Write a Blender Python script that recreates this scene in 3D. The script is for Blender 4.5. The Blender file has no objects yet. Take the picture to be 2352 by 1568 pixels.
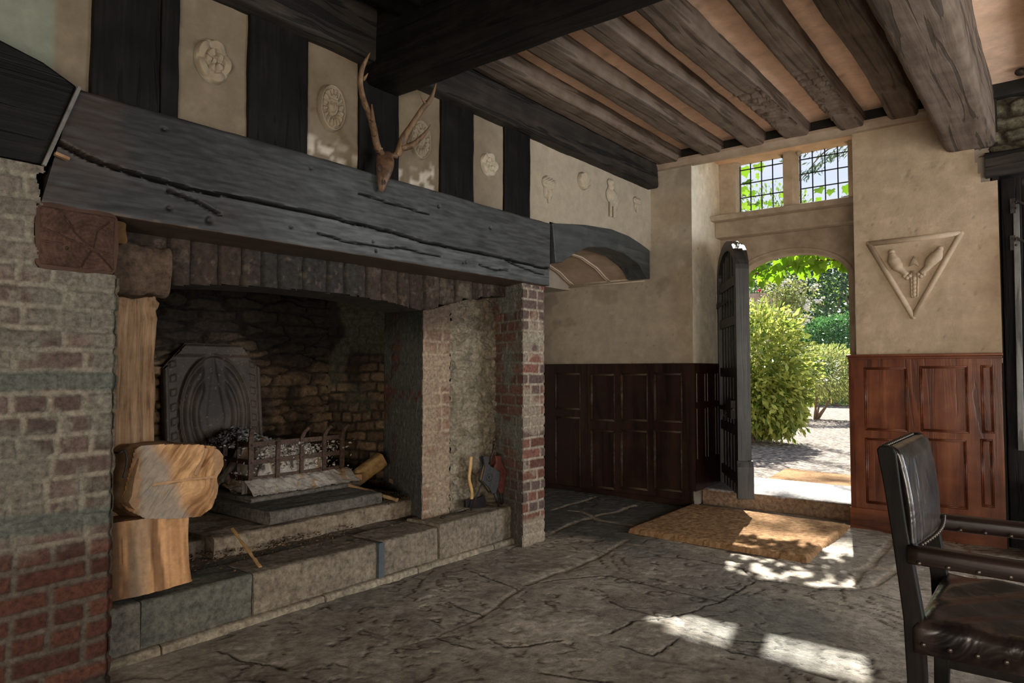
import bpy, math, random
import numpy as np
from mathutils import Matrix, Vector

random.seed(7)
RNG = np.random.default_rng(7)
SC = bpy.context.scene
COL = SC.collection

# ------------------------------------------------------------------ camera
FPX = 1594.0
PITCH = math.atan(66.0 / FPX)
YAW = math.radians(38.168)
CAM = np.array([0.0, 0.0, 1.2])
FW = np.array([-math.sin(YAW) * math.cos(PITCH), math.cos(YAW) * math.cos(PITCH), math.sin(PITCH)])
RT = np.array([math.cos(YAW), math.sin(YAW), 0.0])
UP = np.cross(RT, FW)
cam_data = bpy.data.cameras.new('camera')
cam_data.sensor_width = 36.0
cam_data.lens = FPX / 2352.0 * 36.0
cam_data.clip_start = 0.02
cam_data.clip_end = 300
cam = bpy.data.objects.new('camera', cam_data)
COL.objects.link(cam)
cam.matrix_world = Matrix(((RT[0], UP[0], -FW[0], CAM[0]), (RT[1], UP[1], -FW[1], CAM[1]), (RT[2], UP[2], -FW[2], CAM[2]), (0, 0, 0, 1)))
SC.camera = cam


def PX(u, v, x=None, y=None, z=None):
    """where the sight line of a photo point meets a wall (x / y) or a level (z)"""
    d = FW + RT * (u - 1176) / FPX - UP * (v - 784) / FPX
    if x is not None:
        t = x / d[0]
    elif y is not None:
        t = y / d[1]
    else:
        t = (z - 1.2) / d[2]
    return CAM + d * t


# ------------------------------------------------------------------ world, sun, lights, exposure
SC.view_settings.view_transform = 'Standard'
SC.view_settings.look = 'None'
SC.view_settings.gamma = 1.0
SC.view_settings.use_curve_mapping = False
SC.view_settings.exposure = 0.66
world = bpy.data.worlds.new('world')
SC.world = world
world.use_nodes = True
wn = world.node_tree
wn.nodes.clear()
wo = wn.nodes.new('ShaderNodeOutputWorld')
wb = wn.nodes.new('ShaderNodeBackground')
wb.inputs['Strength'].default_value = 0.8
tc = wn.nodes.new('ShaderNodeTexCoord')
sx = wn.nodes.new('ShaderNodeSeparateXYZ')
rp = wn.nodes.new('ShaderNodeValToRGB')
rp.color_ramp.elements[0].position = 0.0
rp.color_ramp.elements[0].color = (0.95, 0.96, 1.0, 1)
rp.color_ramp.elements[1].position = 0.9
rp.color_ramp.elements[1].color = (0.45, 0.62, 0.95, 1)
wn.links.new(tc.outputs['Generated'], sx.inputs[0])
wn.links.new(sx.outputs['Z'], rp.inputs[0])
wn.links.new(rp.outputs[0], wb.inputs['Color'])
wn.links.new(wb.outputs[0], wo.inputs[0])


def add_light(name, kind, energy, color, loc, direction, size=(1, 1), angle=0.0):
    l = bpy.data.lights.new(name, kind)
    l.energy = energy
    l.color = color
    if kind == 'AREA':
        l.shape = 'RECTANGLE'
        l.size, l.size_y = size
    if kind == 'SUN':
        l.angle = angle
    o = bpy.data.objects.new(name, l)
    COL.objects.link(o)
    o.location = loc
    o.rotation_euler = Vector(direction).to_track_quat('-Z', 'Y').to_euler()
    return o


SUN_EL = math.radians(40.4)
add_light('sun', 'SUN', 12.5, (1.0, 0.94, 0.82), (0, 10, 10),
          (0.218 * math.cos(SUN_EL), -0.976 * math.cos(SUN_EL), -math.sin(SUN_EL)), angle=0.012)
# area lamps for unseen windows behind and right of the camera, plus side fill
add_light('unseen_window_light_right', 'AREA', 80, (0.90, 0.96, 1.0), (2.95, 4.7, 1.30), (-1, -0.25, 0.10), (1.8, 1.8))
add_light('side_fill_light', 'AREA', 36, (1.0, 0.94, 0.86), (2.95, 1.6, 1.2), (-1, 0.10, 0.10), (1.8, 1.6))  # added warm fill for the fireplace side, no known window
add_light('unseen_window_light_back', 'AREA', 140, (1.0, 0.89, 0.75), (1.5, -2.3, 0.85), (-0.12, 1, 0.55), (3.0, 1.3))


# ------------------------------------------------------------------ noise
def _hash(ix, iy, iz):
    n = (ix.astype(np.int64) * 374761393 + iy.astype(np.int64) * 668265263 + iz.astype(np.int64) * 2147483647)
    n = (n ^ (n >> 13)) * 1274126177
    n = n ^ (n >> 16)
    return (n & 0xFFFF) / 65535.0


def vnoise(P):
    P = np.asarray(P, float)
    i = np.floor(P).astype(np.int64)
    f = P - i
    f = f * f * (3 - 2 * f)
    r = 0
    for dx in (0, 1):
        wx = f[..., 0] if dx else 1 - f[..., 0]
        for dy in (0, 1):
            wy = f[..., 1] if dy else 1 - f[..., 1]
            for dz in (0, 1):
                wz = f[..., 2] if dz else 1 - f[..., 2]
                r = r + _hash(i[..., 0] + dx, i[..., 1] + dy, i[..., 2] + dz) * wx * wy * wz
    return r


def fbm(P, octv=4, gain=0.5):
    P = np.asarray(P, float)
    r = 0; a = 1; s = 0
    for k in range(octv):
        r = r + a * vnoise(P * (2.03 ** k) + 17.3 * k)
        s += a
        a *= gain
    return r / s          # 0..1


def n2(U, V, sc, seed=0, octv=4, gain=0.5):
    return fbm(np.stack([U * sc, V * sc, np.full_like(U, seed * 7.77)], -1), octv, gain)


def sstep(a, b, x):
    t = np.clip((x - a) / (b - a), 0, 1)
    return t * t * (3 - 2 * t)


def segdist(X, Y, poly):
    poly = np.asarray(poly, float)
    best = np.full(X.shape, 1e9)
    for (ax, ay), (bx, by) in zip(poly[:-1], poly[1:]):
        dx, dy = bx - ax, by - ay
        L = dx * dx + dy * dy + 1e-12
        t = np.clip(((X - ax) * dx + (Y - ay) * dy) / L, 0, 1)
        best = np.minimum(best, np.hypot(X - ax - t * dx, Y - ay - t * dy))
    return best


# ------------------------------------------------------------------ mesh building
def tag(o, label=None, cat=None, group=None, kind=None):
    if label: o['label'] = label
    if cat: o['category'] = cat
    if group: o['group'] = group
    if kind: o['kind'] = kind
    return o


BASE = {}


def empty(name, loc, label, cat, group=None):
    o = bpy.data.objects.new(name, None)
    COL.objects.link(o)
    o.location = loc
    o.empty_display_size = 0.05
    BASE[o] = np.array(loc, float)
    return tag(o, label, cat, group)


def mk(name, V, F, mat, parent=None, col=None, smooth=True):
    V = np.asarray(V, float).reshape(-1, 3)
    if parent is None:
        b = np.array([(V[:, 0].min() + V[:, 0].max()) / 2, (V[:, 1].min() + V[:, 1].max()) / 2, V[:, 2].min()])
    else:
        b = BASE[parent]
    me = bpy.data.meshes.new(name)
    if isinstance(F, np.ndarray):
        k = F.shape[1]
        me.vertices.add(len(V))
        me.vertices.foreach_set('co', (V - b).astype(np.float32).ravel())
        me.loops.add(F.size)
        me.loops.foreach_set('vertex_index', F.astype(np.int32).ravel())
        me.polygons.add(len(F))
        me.polygons.foreach_set('loop_start', np.arange(0, F.size, k, dtype=np.int32))
        me.polygons.foreach_set('loop_total', np.full(len(F), k, dtype=np.int32))
        me.update(calc_edges=True)
    else:
        me.from_pydata((V - b).tolist(), [], [list(f) for f in F])
        me.update()
    if smooth:
        me.polygons.foreach_set('use_smooth', np.ones(len(me.polygons), bool))
    if col is not None:
        at = me.color_attributes.new('Col', 'FLOAT_COLOR', 'POINT')
        c4 = np.ones((len(V), 4), np.float32)
        c4[:, :3] = col
        at.data.foreach_set('color', c4.ravel())
    if mat is not None:
        me.materials.append(mat)
    o = bpy.data.objects.new(name, me)
    COL.objects.link(o)
    if parent is None:
        o.location = b
    else:
        o.parent = parent
    BASE[o] = b
    return o


def studs(name, pts, r, mat, parent, sc=(1, 1, 1), n=8, m=6):
    b = MB().ball((0, 0, 0), r, n, m, sc)
    P0 = np.array(pts[0], float)
    first = mk(name, np.vstack(b.V) + P0, b.F, mat, parent)
    first.location = P0 - BASE[parent]
    for v in first.data.vertices: v.co -= Vector(P0 - BASE[parent])
    for p in pts[1:]:
        c = first.copy(); c.parent = parent; c.location = np.array(p, float) - BASE[parent]
        COL.objects.link(c)


class MB:
    """collects closed shapes into one mesh"""
    def __init__(s): s.V = []; s.F = []; s.n = 0

    def add(s, V, F):
        V = np.asarray(V, float).reshape(-1, 3)
        s.V.append(V)
        s.F += [[i + s.n for i in f] for f in (F.tolist() if isinstance(F, np.ndarray) else F)]
        s.n += len(V)
        return s

    def box(s, x0, x1, y0, y1, z0, z1):
        V = [(x, y, z) for x in (x0, x1) for y in (y0, y1) for z in (z0, z1)]
        return s.add(V, [(0, 1, 3, 2), (4, 6, 7, 5), (0, 4, 5, 1), (2, 3, 7, 6), (0, 2, 6, 4), (1, 5, 7, 3)])

    def tube(s, pts, rad, n=8, cap=True):
        V, F = tube_vf(pts, rad, n, cap)
        return s.add(V, F)

    def bar(s, p0, p1, w, h, up=(0, 0, 1)):
        p0 = np.array(p0, float); p1 = np.array(p1, float)
        d = (p1 - p0) / np.linalg.norm(p1 - p0)
        a = np.cross(d, up); a /= np.linalg.norm(a)
        b = np.cross(a, d)
        V = []
        for p in (p0, p1):
            for sa, sb in ((-1, -1), (1, -1), (1, 1), (-1, 1)):
                V.append(p + a * sa * w / 2 + b * sb * h / 2)
        return s.add(V, [(0, 3, 2, 1), (4, 5, 6, 7), (0, 1, 5, 4), (1, 2, 6, 5), (2, 3, 7, 6), (3, 0, 4, 7)])

    def ball(s, c, r, n=8, m=6, sc=(1, 1, 1)):
        V = []; F = []
        for i in range(m + 1):
            th = math.pi * i / m
            for j in range(n):
                ph = 2 * math.pi * j / n
                V.append((c[0] + r * sc[0] * math.sin(th) * math.cos(ph), c[1] + r * sc[1] * math.sin(th) * math.sin(ph), c[2] + r * sc[2] * math.cos(th)))
        for i in range(m):
            for j in range(n):
                F.append((i * n + j, i * n + (j + 1) % n, (i + 1) * n + (j + 1) % n, (i + 1) * n + j))
        return s.add(V, F)

    def prism(s, poly, off):
        """poly: ordered 3-D outline, off: thickness vector"""
        P = np.asarray(poly, float); off = np.asarray(off, float)
        n = len(P)
        V = np.vstack([P, P + off])
        F = [list(range(n))[::-1], list(range(n, 2 * n))] + [[i, (i + 1) % n, n + (i + 1) % n, n + i] for i in range(n)]
        return s.add(V, F)

    def build(s, name, mat, parent=None, smooth=False, bevel=0.0):
        o = mk(name, np.vstack(s.V), s.F, mat, parent, None, smooth)
        if bevel:
            m = o.modifiers.new('bevel', 'BEVEL'); m.width = bevel; m.segments = 2; m.limit_method = 'ANGLE'
        return o


def smooth_path(pts, k=6):
    P = np.asarray(pts, float)
    P = np.vstack([2 * P[0] - P[1], P, 2 * P[-1] - P[-2]])
    out = []
    for i in range(1, len(P) - 2):
        for t in np.linspace(0, 1, k, endpoint=False):
            a, b, c, d = P[i - 1], P[i], P[i + 1], P[i + 2]
            out.append(0.5 * (2 * b + (c - a) * t + (2 * a - 5 * b + 4 * c - d) * t * t + (3 * b - a - 3 * c + d) * t ** 3))
    out.append(P[-2])
    return np.array(out)


def tube_vf(pts, rad, n=8, cap=True):
    P = np.asarray(pts, float)
    m = len(P)
    rad = np.broadcast_to(np.interp(np.linspace(0, 1, m), np.linspace(0, 1, len(np.atleast_1d(rad))), np.atleast_1d(rad)), (m,))
    T = np.gradient(P, axis=0)
    T /= np.linalg.norm(T, axis=1)[:, None] + 1e-12
    ref = np.array([0, 0, 1.0]) if abs(T[0][2]) < 0.9 else np.array([1.0, 0, 0])
    a = np.cross(T[0], ref); a /= np.linalg.norm(a)
    V = []
    for i in range(m):
        a = a - T[i] * a.dot(T[i]); a /= np.linalg.norm(a)
        b = np.cross(T[i], a)
        for j in range(n):
            th = 2 * math.pi * j / n
            V.append(P[i] + rad[i] * (a * math.cos(th) + b * math.sin(th)))
    F = [(i * n + j, i * n + (j + 1) % n, (i + 1) * n + (j + 1) % n, (i + 1) * n + j) for i in range(m - 1) for j in range(n)]
    if cap:
        F += [tuple(range(n))[::-1], tuple(range((m - 1) * n, m * n))]
    return np.array(V), F


def grid_faces(nu, nv, mask=None):
    idx = np.arange(nu * nv).reshape(nu, nv)
    F = np.stack([idx[:-1, :-1], idx[1:, :-1], idx[1:, 1:], idx[:-1, 1:]], -1).reshape(-1, 4)
    if mask is not None:
        m = mask.ravel()
        F = F[m[F].all(axis=1)]
    return F


def panel(name, o, u, v, wu, wv, step, fn, mat, parent=None, mask=None):
    """a displaced, coloured sheet: o corner, u and v unit directions, displaced along u x v"""
    o = np.array(o, float); u = np.array(u, float); v = np.array(v, float)
    u /= np.linalg.norm(u); v /= np.linalg.norm(v)
    n = np.cross(u, v); n /= np.linalg.norm(n)
    nu = max(2, int(wu / step) + 1); nv = max(2, int(wv / step) + 1)
    U, Vv = np.meshgrid(np.linspace(0, wu, nu), np.linspace(0, wv, nv), indexing='ij')
    h, c = fn(U, Vv)
    P = o + U[..., None] * u + Vv[..., None] * v + h[..., None] * n
    mk_ = mask(U, Vv) if mask is not None else None
    return mk(name, P.reshape(-1, 3), grid_faces(nu, nv, mk_), mat, parent, c.reshape(-1, 3))


def beam(name, p0, p1, w, h, mat, parent=None, up=(0, 0, 1), r=0.015, seg=0.05, side=0.04, amp=0.004, fs=6.0, wob=0.0, disp=None, col=None, seed=0, build=True):
    """a hewn timber or a dressed stone: rounded-rectangle section, uneven faces"""
    p0 = np.array(p0, float); p1 = np.array(p1, float)
    L = np.linalg.norm(p1 - p0)
    d = (p1 - p0) / L
    a = np.cross(d, up); a /= np.linalg.norm(a)
    b = np.cross(a, d)
    pts = []; nrm = []
    hw, hh = w / 2 - r, h / 2 - r
    for (cx, cy, a0) in ((hw, -hh, -90), (hw, hh, 0), (-hw, hh, 90), (-hw, -hh, 180)):
        for t in (0, 30, 60, 90):
            th = math.radians(a0 + t)
            pts.append((cx + r * math.cos(th), cy + r * math.sin(th))); nrm.append((math.cos(th), math.sin(th)))
    full = []; fn_ = []
    for i in range(len(pts)):
        j = (i + 1) % len(pts)
        q = np.array(pts[i]); q2 = np.array(pts[j])
        k = max(1, int(round(np.linalg.norm(q2 - q) / side)))
        for t in range(k):
            full.append(q + (q2 - q) * t / k); fn_.append(np.array(nrm[i]) * (1 - t / k) + np.array(nrm[j]) * t / k)
    S = np.array(full); N = np.array(fn_); N /= np.linalg.norm(N, axis=1)[:, None]
    ns = max(2, int(round(L / seg)) + 1)
    t = np.linspace(0, L, ns)
    P = p0 + t[:, None, None] * d + S[None, :, 0:1] * a + S[None, :, 1:2] * b
    NN = np.broadcast_to(N[None, :, 0:1] * a + N[None, :, 1:2] * b, P.shape)
    off = amp * 2 * (fbm(P * fs + seed * 3.1, 3) - 0.5)
    if disp is not None:
        off = off + disp(P, NN)
    P = P + NN * off[..., None]
    if wob:
        w1 = (vnoise(np.stack([t * 0.9, t * 0 + seed, t * 0], -1)) - 0.5) * 2 * wob
        w2 = (vnoise(np.stack([t * 0.9, t * 0 + seed + 9.2, t * 0], -1)) - 0.5) * 2 * wob
        P = P + w1[:, None, None] * a + w2[:, None, None] * b
    m = len(S)
    V = P.reshape(-1, 3)
    F = [(i * m + j, (i + 1) * m + j, (i + 1) * m + (j + 1) % m, i * m + (j + 1) % m) for i in range(ns - 1) for j in range(m)]
    c0 = len(V); V = np.vstack([V, P[0].mean(0), P[-1].mean(0)])
    F += [(c0, j, (j + 1) % m) for j in range(m)] + [(c0 + 1, (ns - 1) * m + (j + 1) % m, (ns - 1) * m + j) for j in range(m)]
    if not build:
        return V, F
    o = mk(name, V, F, mat, parent, None if col is None else col(V))
    o.data.polygons.foreach_set('use_smooth', np.ones(len(o.data.polygons), bool))
    md = o.modifiers.new('edges', 'EDGE_SPLIT'); md.split_angle = math.radians(50)
    return o


# ------------------------------------------------------------------ materials
def M_(name):
    m = bpy.data.materials.new(name)
    m.use_nodes = True
    nt = m.node_tree
    b = nt.nodes['Principled BSDF']
    return m, nt, b


def nd(nt, t, **kw):
    n = nt.nodes.new(t)
    for k, v in kw.items():
        if k in n.inputs.keys():
            n.inputs[k].default_value = v
        else:
            setattr(n, k, v)
    return n


def noise_node(nt, vec, scale, detail=6, rough=0.6, dist=0.0):
    n = nd(nt, 'ShaderNodeTexNoise')
    n.inputs['Scale'].default_value = scale
    n.inputs['Detail'].default_value = detail
    n.inputs['Roughness'].default_value = rough
    n.inputs['Distortion'].default_value = dist
    nt.links.new(vec, n.inputs['Vector'])
    return n


def coords(nt, scale=(1, 1, 1)):
    t = nd(nt, 'ShaderNodeTexCoord')
    mp = nd(nt, 'ShaderNodeMapping')
    mp.inputs['Scale'].default_value = scale
    nt.links.new(t.outputs['Object'], mp.inputs[0])
    return mp.outputs[0]


def ramp(nt, src, stops):
    r = nd(nt, 'ShaderNodeValToRGB')
    e = r.color_ramp.elements
    while len(e) > len(stops): e.remove(e[-1])
    while len(e) < len(stops): e.new(0.5)
    for k, (p, c) in enumerate(stops):
        e[k].position = p
        e[k].color = (*c, 1)
    nt.links.new(src, r.inputs[0])
    return r.outputs[0]


def bump(nt, b, srcs):
    last = None
    for s, st, dist in srcs:
        n = nd(nt, 'ShaderNodeBump')
        n.inputs['Strength'].default_value = st
        n.inputs['Distance'].default_value = dist
        nt.links.new(s, n.inputs['Height'])
        if last is not None: nt.links.new(last, n.inputs['Normal'])
        last = n.outputs[0]
    nt.links.new(last, b.inputs['Normal'])


CACHE = {}


def wood(key, c0, c1, c2, axis='y', rough=0.7, spec=0.4, grain=1.0, bs=0.6, crack=0.5, patch=None):
    k = (key, axis)
    if k in CACHE: return CACHE[k]
    m, nt, b = M_('%s_%s' % (key, axis))
    lo, hi = 1.6 * grain, 26 * grain
    sc = {'x': (lo, hi, hi), 'y': (hi, lo, hi), 'z': (hi, hi, lo)}[axis]
    v = coords(nt, sc)
    n1 = noise_node(nt, v, 1.0, 8, 0.65, 0.6)
    v2 = coords(nt)
    n2_ = noise_node(nt, v2, 5.0, 6, 0.6)
    mx = nd(nt, 'ShaderNodeMix', data_type='FLOAT')
    mx.inputs[0].default_value = 0.45
    nt.links.new(n1.outputs[0], mx.inputs[2]); nt.links.new(n2_.outputs[0], mx.inputs[3])
    col = ramp(nt, mx.outputs[0], [(0.36, c0), (0.5, c1), (0.66, c2)])
    # long checks
    v3 = coords(nt, {'x': (1.2, 22, 22), 'y': (22, 1.2, 22), 'z': (22, 22, 1.2)}[axis])
    n3 = noise_node(nt, v3, 0.55, 3, 0.5, 1.2)
    ck = nd(nt, 'ShaderNodeMapRange')
    ck.inputs['From Min'].default_value = 0.40; ck.inputs['From Max'].default_value = 0.43
    ck.inputs['To Min'].default_value = 0.0; ck.inputs['To Max'].default_value = 1.0
    nt.links.new(n3.outputs[0], ck.inputs[0])
    dk = nd(nt, 'ShaderNodeMix', data_type='RGBA', blend_type='MULTIPLY')
    dk.inputs[0].default_value = crack
    nt.links.new(col, dk.inputs[6]); nt.links.new(ck.outputs[0], dk.inputs[7])
    out = dk.outputs[2]
    if patch:
        pn = noise_node(nt, v2, patch[1], 8, 0.7)
        pr = nd(nt, 'ShaderNodeMapRange')
        pr.inputs['From Min'].default_value = patch[2]; pr.inputs['From Max'].default_value = patch[2] + 0.06
        nt.links.new(pn.outputs[0], pr.inputs[0])
        pm = nd(nt, 'ShaderNodeMix', data_type='RGBA')
        nt.links.new(pr.outputs[0], pm.inputs[0]); nt.links.new(out, pm.inputs[6]); pm.inputs[7].default_value = (*patch[0], 1)
        out = pm.outputs[2]
    nt.links.new(out, b.inputs['Base Color'])
    b.inputs['Roughness'].default_value = rough
    b.inputs['Specular IOR Level'].default_value = spec
    bump(nt, b, [(n1.outputs[0], bs, 0.006), (ck.outputs[0], bs * crack * 1.2, 0.004), (n2_.outputs[0], bs * 0.4, 0.01)])
    CACHE[k] = m
    return m


def vcol(key, rough=0.85, spec=0.25, scale=60.0, bs=0.5, dist=0.004, var=0.35, fine=320.0):
    """colour comes from the sheet's own attribute; fine grain from noise"""
    if key in CACHE: return CACHE[key]
    m, nt, b = M_(key)
    a = nd(nt, 'ShaderNodeVertexColor', layer_name='Col')
    v = coords(nt)
    n1 = noise_node(nt, v, scale, 8, 0.7)
    n2_ = noise_node(nt, v, fine, 4, 0.7)
    r = ramp(nt, n1.outputs[0], [(0.3, (1 - var,) * 3), (0.7, (1 + var,) * 3)])
    mu = nd(nt, 'ShaderNodeMix', data_type='RGBA', blend_type='MULTIPLY')
    mu.inputs[0].default_value = 1.0
    nt.links.new(a.outputs[0], mu.inputs[6]); nt.links.new(r, mu.inputs[7])
    nt.links.new(mu.outputs[2], b.inputs['Base Color'])
    b.inputs['Roughness'].default_value = rough
    b.inputs['Specular IOR Level'].default_value = spec
    bump(nt, b, [(n1.outputs[0], bs, dist), (n2_.outputs[0], bs * 0.6, dist * 0.25)])
    CACHE[key] = m
    return m


def plain(key, c0, c1, rough=0.6, spec=0.5, metal=0.0, scale=12, bs=0.2, dist=0.004, pos=(0.35, 0.65)):
    if key in CACHE: return CACHE[key]
    m, nt, b = M_(key)
    v = coords(nt)
    n1 = noise_node(nt, v, scale, 8, 0.65)
    nt.links.new(ramp(nt, n1.outputs[0], [(pos[0], c0), (pos[1], c1)]), b.inputs['Base Color'])
    b.inputs['Roughness'].default_value = rough
    b.inputs['Specular IOR Level'].default_value = spec
    b.inputs['Metallic'].default_value = metal
    if bs: bump(nt, b, [(n1.outputs[0], bs, dist)])
    CACHE[key] = m
    return m


def leafmat(key, c0, c1, trans=0.5, rough=0.5):
    if key in CACHE: return CACHE[key]
    m, nt, b = M_(key)
    out = nt.nodes['Material Output']
    a = nd(nt, 'ShaderNodeVertexColor', layer_name='Col')
    sp = nd(nt, 'ShaderNodeSeparateColor')
    nt.links.new(a.outputs[0], sp.inputs[0])
    c = ramp(nt, sp.outputs[0], [(0.0, c0), (1.0, c1)])
    nt.links.new(c, b.inputs['Base Color'])
    b.inputs['Roughness'].default_value = rough
    t = nd(nt, 'ShaderNodeBsdfTranslucent')
    nt.links.new(c, t.inputs['Color'])
    ms = nd(nt, 'ShaderNodeMixShader')
    ms.inputs[0].default_value = trans
    nt.links.new(b.outputs[0], ms.inputs[1]); nt.links.new(t.outputs[0], ms.inputs[2])
    nt.links.new(ms.outputs[0], out.inputs['Surface'])
    CACHE[key] = m
    return m


def oak_black(ax): return wood('black_oak', (0.003, 0.0028, 0.0027), (0.006, 0.0055, 0.005), (0.014, 0.012, 0.010), ax, 0.55, 0.16, 1.0, 0.5, 0.6)
def oak_mantel(ax): return wood('mantel_oak', (0.007, 0.0072, 0.0074), (0.012, 0.0125, 0.013), (0.022, 0.023, 0.0235), ax, 0.46, 0.6, 1.6, 0.18, 0.3, patch=((0.030, 0.032, 0.033), 3.0, 0.54))
def oak_joist(ax): return wood('joist_oak', (0.075, 0.052, 0.038), (0.15, 0.108, 0.080), (0.22, 0.17, 0.135), ax, 0.8, 0.3, 0.8, 0.7, 0.5)
def oak_plate(ax): return wood('plate_oak', (0.010, 0.008, 0.007), (0.022, 0.017, 0.014), (0.05, 0.037, 0.028), ax, 0.75, 0.35, 0.9, 0.9, 0.8)
def oak_raw(ax): return wood('raw_oak', (0.13, 0.075, 0.038), (0.33, 0.20, 0.11), (0.50, 0.34, 0.21), ax, 0.8, 0.25, 2.2, 0.7, 0.12)
def mahog(ax): return wood('panel_oak', (0.06, 0.015, 0.007), (0.135, 0.036, 0.014), (0.24, 0.080, 0.032), ax, 0.32, 0.5, 0.45, 0.25, 0.35)
def darkpanel(ax): return wood('dark_panel_oak', (0.012, 0.006, 0.005), (0.026, 0.011, 0.008), (0.05, 0.02, 0.013), ax, 0.38, 0.5, 0.45, 0.25, 0.35)
def doorwood(ax): return wood('door_oak', (0.014, 0.014, 0.014), (0.032, 0.030, 0.028), (0.075, 0.062, 0.052), ax, 0.45, 0.5, 0.7, 0.5, 0.5)


PLASTER = vcol('lime_plaster', 0.85, 0.25, 9.0, 0.5, 0.014, 0.16, 110)
BRICK = vcol('old_brick', 0.85, 0.25, 48.0, 1.0, 0.010, 0.55, 260)
STONE = vcol('rubble_stone', 0.85, 0.25, 34.0, 1.0, 0.014, 0.60, 200)
SLATE = vcol('slate_floor', 0.60, 0.35, 20.0, 1.0, 0.018, 0.50, 150)
FREESTONE = plain('freestone', (0.40, 0.32, 0.23), (0.56, 0.46, 0.35), 0.8, 0.3, 0, 9, 0.3, 0.006)
IRON = plain('wrought_iron', (0.015, 0.012, 0.011), (0.05, 0.035, 0.028), 0.55, 0.5, 0.3, 40, 0.5)
RUST = plain('rusty_iron', (0.035, 0.020, 0.014), (0.13, 0.075, 0.05), 0.65, 0.5, 0.3, 60, 0.5)
SOOT = plain('soot', (0.004, 0.0035, 0.003), (0.014, 0.011, 0.009), 0.95, 0.1, 0, 20, 0.5, 0.01)
PLAIN_PL = plain('shell_plaster', (0.30, 0.25, 0.20), (0.38, 0.33, 0.27), 0.9, 0.2, 0, 4, 0.1)
DARKWALL = plain('dark_boards_and_shade', (0.008, 0.007, 0.006), (0.02, 0.016, 0.013), 0.7, 0.3, 0, 5, 0.3)


# ------------------------------------------------------------------ surface recipes
def brick_fn(c_fn, seed=0, bw=0.225, bh=0.0745, mort=0.011, depth=0.007, z0=0.0, u0=0.0, warp=0.006, half=0.5, soft=0.006):
    def fn(U, V):
        Uw = U + u0 + warp * 2 * (n2(U, V, 7, seed) - 0.5)
        Vw = V + z0 + warp * 2.2 * (n2(U, V, 5, seed + 3) - 0.5)
        row = np.floor(Vw / bh)
        fv = Vw - row * bh
        sh = (row % 2) * half * bw + (_hash(row, row * 0 + seed, row * 0) - 0.5) * 0.05
        cu = (Uw + sh) / bw
        # some courses of headers
        hd = _hash(row, row * 0 + 5 + seed, row * 0) > 0.58
        cu = np.where(hd, cu * 2, cu)
        bi = np.floor(cu)
        fu = (cu - bi) * np.where(hd, bw / 2, bw)
        bwid = np.where(hd, bw / 2, bw)
        d = np.minimum(np.minimum(fu, bwid - fu), np.minimum(fv, bh - fv))
        d = d + 0.004 * (n2(U, V, 60, seed + 8, 3) - 0.5)
        k = sstep(mort / 2 - 0.001, mort / 2 + soft, d)
        r1 = _hash(bi + 31 * seed, row, row * 0)
        r2 = _hash(bi + 7, row + 13 * seed, row * 0 + 3)
        h = (k - 1) * depth + 0.005 * (r2 - 0.5) * k + 0.006 * (n2(U, V, 22, seed + 2, 4) - 0.5)
        return h, c_fn(U, V, k, r1, r2)
    return fn


def lerp(a, b, t): return np.asarray(a) * (1 - t[..., None]) + np.asarray(b) * t[..., None]


def mixc(c, b, t): return c * (1 - t[..., None]) + np.asarray(b) * t[..., None]


def rubble_fn(c_fn, seed=0, su=0.24, sv=0.10, depth=0.03, mort=0.018):
    def fn(U, V):
        rs = np.random.default_rng(seed)
        W, H = U.max(), V.max()
        nu, nv = int(W / su) + 3, int(H / sv) + 3
        sx_ = []; sy_ = []
        for i in range(nu):
            for j in range(nv):
                sx_.append((i - 1 + rs.uniform(-.15, .75) + 0.5 * (j % 2)) * su); sy_.append((j - 1 + rs.uniform(0.1, .7)) * sv)
        sx_ = np.array(sx_); sy_ = np.array(sy_)
        Uw = U + 0.11 * (n2(U, V, 5, seed + 1) - 0.5) + 0.02 * (n2(U, V, 25, seed + 11) - 0.5); Vw = V + 0.06 * (n2(U, V, 5, seed + 2) - 0.5) + 0.016 * (n2(U, V, 25, seed + 12) - 0.5)
        f1 = np.full(U.shape, 1e9); f2 = f1.copy(); idx = np.zeros(U.shape, int)
        for k in range(len(sx_)):
            d = np.maximum(np.abs(Uw - sx_[k]) / su, np.abs(Vw - sy_[k]) / sv) * 0.6 + 0.4 * np.hypot((Uw - sx_[k]) / su, (Vw - sy_[k]) / sv)
            nearer = d < f1
            f2 = np.where(nearer, f1, np.minimum(f2, d)); f1 = np.where(nearer, d, f1); idx = np.where(nearer, k, idx)
        e = (f2 - f1) * sv
        k = sstep(mort * 0.3, mort * 1.3, e)
        r1 = _hash(idx, idx * 0 + seed, idx * 0); r2 = _hash(idx, idx * 0 + seed + 5, idx * 0)
        lam = n2(U * 0.5, V * 4, 14, seed + 4, 4)
        h = (k - 1) * depth + (r2 - 0.4) * depth * 1.1 * k + 0.026 * (lam - 0.5) + 0.030 * (n2(U, V, 12, seed + 6, 5, 0.6) - 0.5)
        return h, c_fn(U, V, k, r1, r2)
    return fn


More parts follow.
